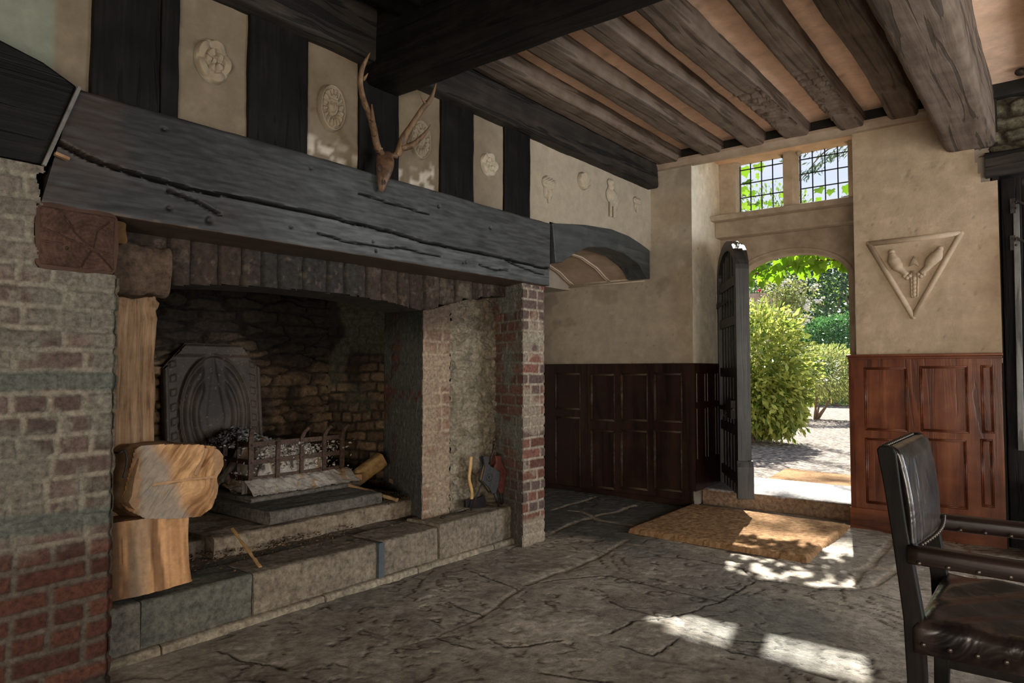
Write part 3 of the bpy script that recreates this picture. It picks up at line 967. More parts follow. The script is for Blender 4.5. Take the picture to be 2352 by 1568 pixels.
# ------------------------------------------------------------------ brick piers
def pier_col(U, V, k, r1, r2):
    z = V
    red = lerp((0.055, 0.022, 0.016), (0.125, 0.050, 0.034), r1)
    mau = lerp((0.085, 0.060, 0.052), (0.17, 0.12, 0.10), r1)
    t = sstep(0.50, 0.66, z + 0.10 * (n2(U, V, 4, 3) - .5))
    c = red * (1 - t[..., None]) + mau * t[..., None]
    morc = lerp((0.12, 0.095, 0.075), (0.27, 0.235, 0.185), t)
    c = c * k[..., None] + morc * (1 - k)[..., None]
    w = sstep(0.42, 0.60, n2(U, V, 5.5, 12, 5)) * (0.2 + 0.8 * t) * sstep(0.50, 0.62, z)
    c = mixc(c, (0.185, 0.175, 0.14), w * 0.78)
    c = mixc(c, (0.24, 0.22, 0.175), sstep(0.60, 0.68, n2(U, V, 18, 13, 4)) * t * 0.6)
    for zc, wd in ((1.16, 0.045), (0.66, 0.05)):
        s = 1 - sstep(wd * 0.5, wd, np.abs(z - zc + 0.05 * (n2(U, V, 3, 15) - .5)))
        c = mixc(c, (0.12, 0.13, 0.11), s * 0.9)
    c = mixc(c, (0.22, 0.205, 0.165), sstep(1.50, 1.60, z) * 0.5)
    c = mixc(c, (0.045, 0.038, 0.032), (1 - sstep(0.06, 0.11, z)) * 0.8)
    return c


bp = empty('brick_pier', (-2.95, 0.7, 0), 'large weathered brick pier filling the left edge, red below and lime-washed above', 'pier')
pf = brick_fn(pier_col, 3, 0.225, 0.0755, 0.013, 0.010, 0.012, warp=0.009, soft=0.010)


def pier_h(U, V):
    h, c = pf(U, V)
    e = sstep(1.445 - 0.02, 1.445, U + 0.3 - 0.3)       # rounded outer edge
    return h - 0.02 * e, c


def pier_mask(U, V):
    Y = U - 0.3
    lim = np.where(V > 1.56, 0.865 + 0.05 * (n2(U, V, 9, 4) - .5) * 2 + 0.12 * np.clip((V - 1.8), 0, 1), 1.15 + 0.006 * (n2(U, V, 20, 6) - .5))
    return (Y < lim) & (V < 1.925)


panel('brick_face', (-2.80, -0.3, 0), (0, 1, 0), (0, 0, 1), 1.46, 1.93, 0.005, pier_h, BRICK, bp, pier_mask)
m = MB(); m.box(-3.4, -2.825, -0.6, 1.125, 0, 1.53).box(-3.4, -2.825, -0.6, 0.80, 1.53, 1.92)
m.build('pier_core', plain('mortar_core', (0.05, 0.035, 0.03), (0.12, 0.09, 0.07), 0.9), bp)
panel('brick_face', (-2.805, 1.146, 0), (-1, 0, 0), (0, 0, 1), 0.25, 1.55, 0.012, brick_fn(pier_col, 5), BRICK, bp)
# end-grain block set into the pier, and the small ochre chock beside it
eb = beam('timber_block', (-3.10, 1.0, 1.675), (-2.80, 1.0, 1.675), 0.27, 0.235, wood('endgrain', (0.035, 0.018, 0.012), (0.060, 0.031, 0.021), (0.085, 0.047, 0.032), 'x', 0.8, 0.25, 0.2, 0.3, 0.0), r=0.03, seg=0.03, side=0.02, amp=0.008, fs=12)
tag(eb, 'cracked square end of an old beam set in the brick pier under the mantel', 'beam end')


def end_fn(U, V):
    y = U + 0.868; z = V + 1.562
    wy2 = y + 0.012 * (n2(U, V, 16, 3) - .5); wz2 = z + 0.012 * (n2(U, V, 16, 4) - .5)
    c0 = (1.045, 1.648)
    d = np.full(y.shape, 1e9)
    for q in ([c0, (0.985, 1.70), (0.955, 1.755)], [c0, (0.93, 1.685), (0.875, 1.70)], [c0, (1.125, 1.635)], [c0, (1.02, 1.60), (1.005, 1.565)], [c0, (1.10, 1.60), (1.13, 1.565)], [c0, (1.06, 1.72), (1.10, 1.76)], [(0.875, 1.655), (0.95, 1.65)]):
        d = np.minimum(d, segdist(wy2, wz2, q))
    hole = np.minimum(np.hypot(y - 0.962, z - 1.737), np.hypot(y - 0.962, z - 1.640))
    r_ = np.hypot(wy2 - c0[0], wz2 - c0[1])
    e = np.minimum(np.minimum(U, 0.264 - U), np.minimum(V, 0.226 - V))
    k = 1 - sstep(0.0008, 0.0035, d)
    h = -0.012 * k - 0.012 * (1 - sstep(0.003, 0.006, hole)) + 0.0012 * np.sin(r_ * 900) + 0.008 * (n2(U, V, 9, 5, 4) - .5) - 0.02 * (1 - sstep(0.0, 0.022, e)) ** 2
    c = lerp((0.055, 0.029, 0.020), (0.115, 0.062, 0.044), np.clip(n2(U, V, 12, 6, 4) * 1.5 - .25, 0, 1))
    c = c * (0.92 + 0.10 * np.sin(r_ * 420))[..., None]
    return h, mixc(c, (0.008, 0.006, 0.005), np.maximum(k, 1 - sstep(0.004, 0.006, hole)) * 0.9)


p_ = panel('end_grain', (-2.793, 0.868, 1.562), (0, 1, 0), (0, 0, 1), 0.264, 0.226, 0.0028, end_fn, BRICK, eb)
eb2 = beam('timber_chock', (-3.05, 1.160, 1.735), (-2.85, 1.160, 1.735), 0.055, 0.085, wood('ochre', (0.05, 0.028, 0.011), (0.10, 0.055, 0.021), (0.14, 0.08, 0.035), 'x', 0.85, 0.2), r=0.012, seg=0.03, side=0.015, amp=0.008, fs=20)
tag(eb2, 'small ochre timber chock wedged beside the cracked beam end', 'block')


def rpier_col(U, V, k, r1, r2):
    c = lerp((0.13, 0.060, 0.045), (0.25, 0.115, 0.085), r1)
    c = mixc(c, (0.13, 0.10, 0.09), (r2 > 0.45) * 0.8)
    c = mixc(c, (0.40, 0.34, 0.27), 1 - k)
    w = sstep(0.50, 0.60, n2(U, V, 6, 31, 5))
    c = mixc(c, (0.42, 0.36, 0.28), w * 0.6)
    c = mixc(c, (0.40, 0.34, 0.26), (1 - sstep(0.16, 0.2, V)) * 0.8)
    return mixc(c, (0.34, 0.31, 0.24), (1 - sstep(.03, .045, np.abs(V - 1.42))) * 0.8)


def rside_col(U, V, k, r1, r2):
    c = lerp((0.12, 0.062, 0.05), (0.20, 0.11, 0.085), r1)
    c = mixc(c, (0.20, 0.19, 0.16), 1 - k)
    w = sstep(0.44, 0.58, n2(U, V, 4, 37, 5))
    c = mixc(c, (0.19, 0.205, 0.175), w * 0.8)
    return mixc(c, (0.10, 0.105, 0.10), sstep(0.6, 0.2, V) * 0.7)


rp_ = empty('brick_pier', (-2.95, 3.86, 0), 'narrow red brick pier at the right end of the fireplace', 'pier')
panel('brick_face', (-2.87, 3.77, 0), (0, 1, 0), (0, 0, 1), 0.255, 1.80, 0.0055, brick_fn(rpier_col, 7, 0.215, 0.0735, 0.011, 0.008, 0.0, 0.03), BRICK, rp_)
panel('brick_face', (-3.25, 3.93, 0), (0.38, -0.16, 0), (0, 0, 1), 0.412, 1.80, 0.007, brick_fn(rside_col, 8, 0.215, 0.0735, 0.010, 0.005), BRICK, rp_)
m = MB(); m.prism([(-2.885, 3.795, 0), (-3.26, 3.955, 0), (-3.40, 3.955, 0), (-3.40, 4.02, 0), (-2.885, 4.02, 0)], (0, 0, 1.79)); m.build('pier_core', plain('mortar_core', (0.05, 0.035, 0.03), (0.12, 0.09, 0.07), 0.9), rp_)

# ------------------------------------------------------------------ fireplace
fp = empty('fireplace', (-3.8, 2.6, 0), 'deep sooty inglenook fireplace under the mantel, with slate arch and rubble walls', 'fireplace')


def chamber_col(seed, green=0.0):
    def f(U, V, k, r1, r2):
        z = V + 0.2
        c = lerp((0.22, 0.14, 0.085), (0.48, 0.32, 0.19), r1)
        c = mixc(c, (0.34, 0.22, 0.12), (r2 > 0.86) * 0.7)
        c = mixc(c, (0.09, 0.065, 0.045), 1 - k)
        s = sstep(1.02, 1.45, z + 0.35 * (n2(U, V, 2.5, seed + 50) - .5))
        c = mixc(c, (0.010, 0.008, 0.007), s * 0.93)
        s2 = sstep(0.52, 0.66, n2(U, V, 4, seed + 52, 4))
        c = mixc(c, (0.045, 0.032, 0.024), s2 * 0.8)
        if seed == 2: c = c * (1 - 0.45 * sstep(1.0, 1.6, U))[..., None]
        return c
    return f


def dirp(a, b): return np.array([b[0] - a[0], b[1] - a[1], 0.0])


def chamber(a, b, z0, z1, fn, name='chamber_wall', step=0.011, mat=STONE):
    d = dirp(a, b)
    return panel(name, (a[0], a[1], z0), d, (0, 0, 1), np.linalg.norm(d), z1 - z0, step, fn, mat, fp)


A_, B_, C_, D_, E_ = (-3.20, 1.265), (-4.50, 1.45), (-4.58, 3.45), (-4.15, 3.66), (-3.22, 3.165)
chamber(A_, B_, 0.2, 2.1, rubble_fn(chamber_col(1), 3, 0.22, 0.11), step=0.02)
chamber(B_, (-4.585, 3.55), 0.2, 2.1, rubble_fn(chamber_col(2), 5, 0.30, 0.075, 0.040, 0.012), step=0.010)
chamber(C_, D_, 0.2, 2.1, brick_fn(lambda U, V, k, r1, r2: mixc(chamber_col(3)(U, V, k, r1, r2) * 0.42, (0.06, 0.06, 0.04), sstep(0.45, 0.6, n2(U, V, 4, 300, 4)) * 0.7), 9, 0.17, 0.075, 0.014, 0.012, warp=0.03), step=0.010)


def green_col(U, V, k, r1, r2):
    z = V + 0.2
    c = lerp((0.13, 0.075, 0.055), (0.24, 0.12, 0.085), r1)
    c = mixc(c, (0.14, 0.12, 0.09), 1 - k)
    g = sstep(0.30, 0.46, n2(U, V, 2.6, 88, 4) + 0.28 * sstep(0.25, 0.8, U) - 0.12)
    c = mixc(c, (0.16, 0.172, 0.145), g * 0.97)
    c = mixc(c, (0.11, 0.115, 0.11), sstep(0.75, 0.45, z) * 0.7)
    c = mixc(c, (0.20, 0.09, 0.065), (1 - sstep(0.03, 0.04, np.abs(z - 1.03))) * (r2 > 0.3) * 0.8)
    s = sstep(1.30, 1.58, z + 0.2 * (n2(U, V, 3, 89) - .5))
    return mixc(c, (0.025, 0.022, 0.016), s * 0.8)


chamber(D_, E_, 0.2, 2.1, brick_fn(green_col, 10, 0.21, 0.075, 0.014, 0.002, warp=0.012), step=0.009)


def strip_col(U, V, k, r1, r2):
    c = lerp((0.20, 0.115, 0.08), (0.40, 0.27, 0.19), n2(U, V, 7, 195, 4))
    c = mixc(c, (0.42, 0.33, 0.24), 1 - k)
    w = sstep(0.40, 0.52, n2(U, V, 5, 95, 4))
    c = mixc(c, (0.36, 0.28, 0.20), w * 0.85)
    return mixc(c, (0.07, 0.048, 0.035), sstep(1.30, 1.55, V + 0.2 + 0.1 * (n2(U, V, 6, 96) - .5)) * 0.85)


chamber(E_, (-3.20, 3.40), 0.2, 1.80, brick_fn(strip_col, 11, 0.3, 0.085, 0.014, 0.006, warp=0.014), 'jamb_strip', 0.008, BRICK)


def rub_col(U, V, k, r1, r2):
    c = lerp((0.22, 0.18, 0.125), (0.38, 0.32, 0.23), r1)
    c = mixc(c, (0.30, 0.255, 0.185), np.maximum(1 - k, sstep(0.42, 0.55, n2(U, V, 6, 197, 4)) * 0.8))
    c = mixc(c, (0.14, 0.12, 0.09), sstep(0.58, 0.68, n2(U, V, 9, 98, 4)) * 0.6)
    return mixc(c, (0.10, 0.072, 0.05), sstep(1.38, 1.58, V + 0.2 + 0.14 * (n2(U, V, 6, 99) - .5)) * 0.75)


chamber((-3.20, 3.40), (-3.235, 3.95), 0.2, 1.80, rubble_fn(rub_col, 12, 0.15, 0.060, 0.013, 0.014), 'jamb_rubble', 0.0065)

# the slate voussoir course under the mantel
AY = [1.36, 1.60, 1.80, 2.13, 2.45, 2.73, 2.99, 3.10, 3.25, 3.45, 3.65, 3.87]; AZ = [1.555, 1.588, 1.603, 1.615, 1.612, 1.600, 1.566, 1.575, 1.62, 1.67, 1.70, 1.72]


def vous(U, V):
    Y = U + 1.2; Z = V + 1.5
    js = np.array([1.47, 1.57, 1.70, 1.82, 1.93, 2.02, 2.17, 2.32, 2.43, 2.58, 2.70, 2.83, 2.93, 3.05, 3.18, 3.33, 3.5, 3.62, 3.8])
    yy = Y + 0.02 * (n2(U, V, 9, 5) - .5)
    d = np.min(np.abs(yy[..., None] - js), -1)
    k = sstep(0.003, 0.012, d)
    idn = np.sum(yy[..., None] > js, -1)
    r1 = _hash(idn, idn * 0 + 3, idn * 0)
    h = (k - 1) * 0.018 + 0.016 * (r1 - .5) + 0.014 * (n2(U, V, 18, 7, 4) - .5)
    c = lerp((0.032, 0.022, 0.017), (0.072, 0.050, 0.037), r1 * 0.5 + 0.5 * n2(U, V, 12, 8))
    c = mixc(c, (0.032, 0.034, 0.033), sstep(1.75, 2.0, Y) * (1 - sstep(2.45, 2.7, Y)) * 0.75)
    c = mixc(c, (0.12, 0.095, 0.07), sstep(3.0, 3.4, Y) * sstep(.42, .6, n2(U, V, 9, 29, 4)))
    c = mixc(c, (0.12, 0.09, 0.07), sstep(0.63, 0.7, n2(U, V, 30, 9, 3)) * 0.6)
    c = mixc(c, (0.02, 0.015, 0.012), (1 - k) * 0.8)
    return h, c


panel('arch_course', (-3.085, 1.2, 1.5), (0, 1, 0), (0, 0, 1), 2.655, 0.33, 0.007, vous, STONE, fp,
      mask=lambda U, V: (V + 1.5) > np.interp(U + 1.2, [1.2, 1.34] + AY, [1.54, 1.54] + AZ) + (0.012 + 0.05 * sstep(3.0, 3.3, U + 1.2)) * (n2(U, V, 25, 71) - .5))
ys_ = np.linspace(1.2, 3.86, 80); zs_ = np.interp(ys_, [1.2, 1.34] + AY, [1.54, 1.54] + AZ)
V = np.array([[(x, y, z + 0.004) for y, z in zip(ys_, zs_)] for x in (-3.08, -3.15, -3.25, -3.38)]).reshape(-1, 3)
mk('arch_soffit', V, grid_faces(4, 80), STONE, fp, lerp((0.02, 0.016, 0.013), (0.06, 0.045, 0.035), fbm(V * 12, 3)))
m = MB(); m.box(-3.42, -3.19, 1.1, 3.72, 1.70, 2.05).box(-4.9, -3.19, 1.1, 3.95, 2.05, 2.12)
m.box(-3.42, -3.36, 1.1, 3.3, 1.63, 1.8)
m.build('throat', SOOT, fp)
m = MB(); m.box(-4.9, -4.75, 1.2, 3.9, 0, 2.1).box(-4.9, -3.3, 1.0, 1.25, 0, 2.1).box(-4.9, -3.3, 3.97, 4.0, 0, 2.1)
m.build('chimney_backing', SOOT, fp)


# raw oak post at the left of the opening
def post_disp(P, N):
    z = P[..., 2]
    top = sstep(1.38, 1.5, z)
    return top * 0.035 * (vnoise(P * 28) - 0.5) + 0.004 * (n2(P[..., 1], z * 0.04, 60, 4, 2) - .5) * (1 - top)


op = beam('oak_post', (-3.29, 1.385, 0.24), (-3.29, 1.385, 1.74), 0.185, 0.17, oak_raw('z'), up=(1, 0, 0), r=0.02, seg=0.018, side=0.008, amp=0.010, fs=4, disp=post_disp, seed=9)
tag(op, 'pale weathered oak post standing at the left of the fireplace opening', 'post')
rubt = beam('stone_lump', (-3.13, 1.15, 1.625), (-3.13, 1.44, 1.625), 0.24, 0.21, STONE, r=0.04, seg=0.015, side=0.015, amp=0.02, fs=14,
            col=stonecol((0.055, 0.035, 0.024), (0.15, 0.10, 0.068), 5, 18), disp=lambda P, N: 0.02 * (fbm(P * 30, 3) - .5))
tag(rubt, 'crumbling brown rubble lump on top of the pale oak post', 'stone')


# hearth ------------------------------------------------------------
hb = empty('hearth', (-3.2, 2.5, 0), 'raised stone hearth with large kerb blocks and a thin trim along the floor', 'hearth')


def kerb(y0, y1, ztop, x0=-3.32, x1=-3.03, seed=0, c0=(0.20, 0.165, 0.125), c1=(0.33, 0.275, 0.21), z0=0.0, name='kerb_stone', amp=0.007):
    zc = (z0 + ztop) / 2
    return beam(name, ((x0 + x1) / 2, y0, zc), ((x0 + x1) / 2, y1, zc), x1 - x0, ztop - z0, STONE, hb, r=0.016, seg=0.014, side=0.014, amp=amp, fs=7, seed=seed,
                col=lambda V: lerp(c0, c1, np.clip(1.6 * fbm(V * np.array([8, 3, 14]) + seed, 5) - .3, 0, 1)), disp=lambda P, N: 0.006 * (fbm(P * np.array([20, 6, 40]), 3) - .5))


kerb(1.17, 1.35, 0.235, seed=1, c0=(0.12, 0.12, 0.105), c1=(0.26, 0.235, 0.19))
kerb(1.355, 1.86, 0.235, seed=2, c0=(0.085, 0.09, 0.083), c1=(0.24, 0.225, 0.175), amp=0.010)
kerb(1.87, 2.625, 0.232, seed=3)
kerb(2.66, 3.11, 0.232, seed=4)
kerb(3.125, 3.80, 0.250, seed=5, x1=-3.02)
kerb(3.81, 3.875, 0.252, seed=6, c0=(0.30, 0.25, 0.18), c1=(0.40, 0.35, 0.26))
for i, (a, b) in enumerate(((1.12, 1.42), (1.43, 2.25), (2.26, 2.905), (2.915, 3.60), (3.61, 3.93))):
    kerb(a, b, 0.040, -3.10, -2.995 + 0.003 * i, 20 + i, (0.24, 0.20, 0.15), (0.42, 0.36, 0.27), -0.02, 'trim_stone', 0.004)
# slate strip set upright in the kerb joint
sl = beam('slate_sliver', (-3.10, 2.645, 0.12), (-3.008, 2.645, 0.12), 0.042, 0.225, plain('blue_slate', (0.05, 0.062, 0.07), (0.085, 0.10, 0.11), 0.6), hb, r=0.008, seg=0.02, side=0.01, amp=0.001)
sl['label'] = 'upright blue slate sliver between two kerb blocks'


def hearth_top(U, V):
    X = U - 4.6; Y = V + 1.1
    h = 0.014 * (n2(X, Y, 6, 4, 4) - .5) * 2 + 0.006 * (n2(X, Y, 30, 5, 3) - .5)
    c = lerp((0.13, 0.10, 0.075), (0.27, 0.22, 0.165), n2(X, Y, 7, 6, 5))
    c = mixc(c, (0.10, 0.105, 0.10), sstep(-3.5, -3.3, X) * sstep(0.42, 0.6, n2(X, Y, 3, 7)) * 0.8)
    c = mixc(c, (0.05, 0.037, 0.028), sstep(0.58, 0.66, n2(X, Y, 16, 8, 4)) * 0.8)
    return h, c


panel('hearth_bed', (-4.6, 1.1, 0.225), (1, 0, 0), (0, 1, 0), 1.52, 2.7, 0.011, hearth_top, STONE, hb)
kerb(1.90, 3.42, 0.330, -4.5, -3.45, 31, (0.20, 0.155, 0.11), (0.36, 0.29, 0.21), 0.20, 'hearth_step', 0.012)
kerb(1.15, 1.93, 0.310, -4.5, -3.55, 33, (0.15, 0.115, 0.08), (0.28, 0.22, 0.16), 0.20, 'hearth_step', 0.012)
dk0, dk1 = (0.085, 0.076, 0.064), (0.22, 0.195, 0.165)
s1 = kerb(2.24, 3.06, 0.405, -4.35, -3.48, 35, dk0, dk1, 0.335, 'hearth_slab', 0.005)
s2_ = kerb(2.32, 3.14, 0.435, -4.40, -3.80, 36, dk0, dk1, 0.405, 'hearth_slab', 0.004)

# fireback ------------------------------------------------------------
fbk = empty('fireback', (-4.42, 2.44, 0.44), 'octagonal cast iron fireback with raised curved fronds leaning on the back wall', 'fireback')


def fb_fn(U, V):
    x = U - 0.34; z = V
    w = 0.34; H = 0.94
    oct_ = np.maximum(np.abs(x) / w, np.maximum(z / H, (np.abs(x) / w + (z - (H - 0.17)) / 0.17 * 0.52 + 0.0) * 0.98 / 1.35))
    h = np.zeros_like(x)
    rim = sstep(0.90, 0.93, oct_) * (1 - sstep(0.98, 1.0, oct_))
    h += 0.022 * rim
    r = np.hypot(x / 0.25, (z - 0.52) / 0.30)
    th = np.arctan2(z - 0.52, x)
    ins = 1 - sstep(0.98, 1.04, r)
    rr_ = np.hypot(x / 0.25, (z - 0.46) / 0.40)
    fr = np.abs(np.sin(rr_ * 13.5 + 0.4)) * sstep(0.40, 0.46, rr_) * (1 - sstep(0.98, 1.02, rr_)) * sstep(0.06, 0.10, np.abs(x) + 0.12 * (z < 0.4))
    ins = 1 - sstep(0.98, 1.04, rr_); r = rr_
    h += 0.024 * fr
    h += 0.018 * (1 - sstep(0.0, 0.035, np.abs(r - 1.0)))
    h += 0.014 * (np.abs(np.sin(z * 34 + x * 9 * np.sign(x))) > 0.75) * (1 - ins) * (1 - sstep(0.86, 0.9, oct_)) * sstep(0.25, 0.27, np.abs(x))
    h += 0.010 * (1 - sstep(0.05, 0.075, np.abs(x) + 0.15 * np.abs(z - 0.45))) * ins
    h += 0.003 * (n2(U, V, 60, 5, 3) - .5)
    c = lerp((0.028, 0.021, 0.016), (0.095, 0.066, 0.048), np.clip(n2(U, V, 9, 6, 4) * 1.3 - .1, 0, 1))
    c = mixc(c, (0.012, 0.010, 0.009), (1 - sstep(0.05, 0.22, np.hypot(x, (z - 0.66) * 0.7))) * 0.8)
    c = mixc(c, (0.30, 0.27, 0.24), sstep(0.76, 0.80, n2(U, V, 90, 7, 2)) * 0.4)
    return h, c


FBM = vcol('cast_iron', 0.6, 0.5, 90, 0.6, 0.003, 0.3)


def fb_mask(U, V):
    x = np.abs(U - 0.34)
    return (x <= 0.342) & ((x - 0.19) * 0.17 / 0.15 + (V - 0.77) <= 0.17)


panel('relief_plate', (-4.40, 2.10, 0.44), (0, 1, 0), (-0.10, 0, 1), 0.68, 0.94, 0.0055, fb_fn, FBM, fbk, fb_mask)
m = MB(); q = [(2.10, 0.44), (2.78, 0.44), (2.78, 1.215), (2.63, 1.378), (2.25, 1.378), (2.10, 1.215)]
m.prism([(-4.402 - (z - .44) * 0.10, y, z) for y, z in q], (-0.03, 0, 0)); m.build('back_plate', IRON, fbk)

# fire basket ------------------------------------------------------------
bk = empty('fire_basket', (-4.1, 2.75, 0.43), 'rusty wrought iron fire basket full of pale ash on the dark hearth slab', 'fire basket')
bx, by0, by1, bxr = -3.96, 2.41, 3.11, -4.30
for k, (yy, zt_, cur) in enumerate(((by0, 0.835, 0.0), (2.60, 0.745, 0.0), (2.78, 0.80, 1.0), (2.96, 0.80, 1.0), (by1, 0.80, 1.0))):
    m = MB()
    zb = 0.435 if k in (0, 4) else 0.50
    m.bar((bx, yy, zb), (bx, yy, zt_ - 0.05), 0.034 if k in (0, 4) else 0.028, 0.012, (1, 0, 0))
    if cur:
        m.bar((bx, yy, zt_ - 0.05), (bx + 0.01, yy + 0.012, zt_ - 0.01), 0.026, 0.011, (1, 0, 0)); m.bar((bx + .01, yy + .012, zt_ - .01), (bx + 0.03, yy + 0.035, zt_ + 0.02), 0.022, 0.010, (1, 0, 0))
    else:
        m.bar((bx, yy, zt_ - 0.05), (bx + .012, yy, zt_), 0.030, 0.011, (1, 0, 0))
    m.build('upright', RUST, bk)
for zz in (0.52, 0.625, 0.735):
    MB().bar((bx - .008, by0, zz), (bx - .008, by1, zz), 0.008, 0.030).build('front_rail', RUST, bk)
    MB().bar((bx, by0, zz), (bxr, by0 + 0.02, zz), 0.008, 0.030).build('side_rail', RUST, bk)
    MB().bar((bx, by1, zz), (bxr, by1 - 0.02, zz), 0.008, 0.030).build('side_rail', RUST, bk)
for yy in (by0 + .02, by1 - .02):
    MB().bar((bxr, yy, 0.435), (bxr, yy, 0.80), 0.03, 0.012, (1, 0, 0)).build('upright', RUST, bk)
MB().bar((-4.12, by0 + .01, 0.50), (-4.12, by0 + .01, 0.76), 0.022, 0.010, (1, 0, 0)).build('upright', RUST, bk)
studs('rivet', [(bx + .007, yy, zz) for yy in (by0, by1, 2.60, 2.78, 2.96) for zz in (0.52, 0.625, 0.735)], 0.006, RUST, bk, n=6, m=4)


# ash in and under the basket
def ash_fn(U, V):
    X = U - 4.36; Y = V + 2.36
    cx_ = (X + 4.13) / 0.19; cy_ = (Y - 2.76) / 0.37
    d = np.maximum(np.abs(cx_), np.abs(cy_))
    h = 0.29 * (1 - sstep(0.45, 1.0, d)) + 0.05 * (n2(X, Y, 12, 3, 4) - .5) * 2
    hp = 0.12 * np.exp(-(((X + 4.30) / 0.14) ** 2 + ((Y - 2.50) / 0.14) ** 2))
    h = h + hp - 0.10 * sstep(2.75, 3.1, Y) * (1 - sstep(.8, 1, d))
    ap = 0.05 * (1 - sstep(0.0, 0.16, X + 3.98)) * (X > -3.98)
    h = np.where(X > -3.97, np.maximum(0.085 * (1 - sstep(-3.97, -3.80, X + 0.05 * (n2(X, Y, 9, 8) - .5))), 0), h)
    h = h + 0.02 * (n2(X, Y, 45, 4, 3) - .5)
    c = lerp((0.30, 0.26, 0.22), (0.66, 0.60, 0.53), np.clip(n2(X, Y, 22, 5, 4) * 1.6 - .3, 0, 1))
    bl = sstep(0.50, 0.62, n2(X, Y, 14, 6, 4) + 0.5 * hp) * (X < -3.99)
    c = mixc(c, (0.025, 0.022, 0.02), bl * 0.85)
    c = mixc(c, (0.40, 0.25, 0.12), sstep(0.66, 0.72, n2(X, Y, 17, 9, 3)) * 0.8)
    return h, c


ASH = vcol('wood_ash', 0.95, 0.05, 150, 0.8, 0.004, 0.35)
ap = panel('ash', (-4.36, 2.36, 0.432), (1, 0, 0), (0, 1, 0), 0.62, 0.80, 0.006, ash_fn, ASH,
           mask=lambda U, V: (U < 0.39) | (ash_fn(U, V)[0] > 0.004))
tag(ap, 'heap of pale grey wood ash filling the fire basket', 'ash', kind='stuff')


def shards(name, n, center, spread, size, c_lo, c_hi, label, cat, mat, zf, seed):
    r = np.random.default_rng(seed)
    P = np.stack([center[0] + r.normal(0, 1, n) * spread[0], center[1] + r.normal(0, 1, n) * spread[1], np.zeros(n)], -1)
    P[:, 2] = zf(P[:, 0], P[:, 1]) + r.uniform(0, 0.02, n)
    V = []; C = []
    for p in P:
        a = r.normal(0, 1, 3); a /= np.linalg.norm(a); a[2] *= 0.6
        b = np.cross(a, r.normal(0, 1, 3)); b /= np.linalg.norm(b)
        s = size * r.uniform(0.4, 1.3)
        w = s * r.uniform(0.25, 0.6)
        nn = np.cross(a, b); nn = nn / (np.linalg.norm(nn) + 1e-9) * s * 0.10
        V += [p - a * s - nn, p + b * w - nn, p + a * s - nn, p - b * w - nn, p - a * s + nn, p + b * w + nn, p + a * s + nn, p - b * w + nn]
        C += [np.array(c_lo) + (np.array(c_hi) - c_lo) * r.uniform()] * 8
    base = np.array([[0, 3, 2, 1], [4, 5, 6, 7], [0, 1, 5, 4], [1, 2, 6, 5], [2, 3, 7, 6], [3, 0, 4, 7]])
    F = (np.arange(n)[:, None, None] * 8 + base[None]).reshape(-1, 4)
    return tag(mk(name, V, F, mat, None, np.array(C), False), label, cat, kind='stuff')


zash = lambda x, y: 0.70 + 0.10 * np.exp(-(((x + 4.30) / 0.15) ** 2 + ((y - 2.50) / 0.15) ** 2)) - 0.06 * np.clip((y - 2.7) / .4, 0, 1)
shards('charcoal_flakes', 340, (-4.24, 2.52), (0.055, 0.13), 0.028, (0.012, 0.012, 0.012), (0.30, 0.29, 0.28), 'black charcoal flakes heaped against the fireback', 'charcoal', ASH, zash, 3)
shards('ash_flakes', 500, (-4.10, 2.72), (0.07, 0.17), 0.016, (0.12, 0.10, 0.08), (0.65, 0.60, 0.54), 'pale ash flakes scattered on the basket', 'ash', ASH, lambda x, y: zash(x, y) + 0.012, 4)
_rz = np.random.default_rng(77)
shards('ash_flakes', 900, (-4.005, 2.76), (0.014, 0.17), 0.017, (0.16, 0.13, 0.10), (0.70, 0.65, 0.58), 'pale ash and burnt scraps pressed against the front bars of the basket', 'ash', ASH, lambda x, y: _rz.uniform(0.46, 0.69, len(x)), 14)
shards('wood_debris', 420, (-3.40, 2.15), (0.11, 0.30), 0.012, (0.03, 0.02, 0.014), (0.20, 0.13, 0.08), 'bark crumbs and splinters lying behind the kerb blocks', 'debris', ASH, lambda x, y: 0.245 + 0 * x, 5)
shards('wood_debris', 200, (-3.62, 3.15), (0.08, 0.10), 0.014, (0.02, 0.015, 0.01), (0.16, 0.10, 0.06), 'dark bark crumbs at the right end of the hearth step', 'debris', ASH, lambda x, y: 0.340 + 0 * x, 6)


# ------------------------------------------------------------------ logs
def log_mesh(name, ring_fn, zs, n, mat, parent=None, label=None, cat='log', group=None, col=None):
    V = []; m_ = len(zs)
    for z in zs:
        V += list(ring_fn(z, n))
    V = np.array(V)
    F = [(i * n + j, i * n + (j + 1) % n, (i + 1) * n + (j + 1) % n, (i + 1) * n + j) for i in range(m_ - 1) for j in range(n)]
    c0 = len(V); V = np.vstack([V, V[:n].mean(0), V[(m_ - 1) * n:].mean(0)])
    F += [(c0, (j + 1) % n, j) for j in range(n)] + [(c0 + 1, (m_ - 1) * n + j, (m_ - 1) * n + (j + 1) % n) for j in range(n)]
    o = mk(name, V, F, mat, parent, None if col is None else col(V))
    md = o.modifiers.new('edges', 'EDGE_SPLIT'); md.split_angle = math.radians(38)
    if label: tag(o, label, cat, group)
    return o


def poly_ring(poly, n):
    P = np.array(poly + [poly[0]], float)
    L = np.r_[0, np.cumsum(np.hypot(*(P[1:] - P[:-1]).T))]
    t = np.linspace(0, L[-1], n, endpoint=False)
    return np.stack([np.interp(t, L, P[:, 0]), np.interp(t, L, P[:, 1])], -1)


LOGM = vcol('split_log', 0.75, 0.25, 30, 0.6, 0.006, 0.22)
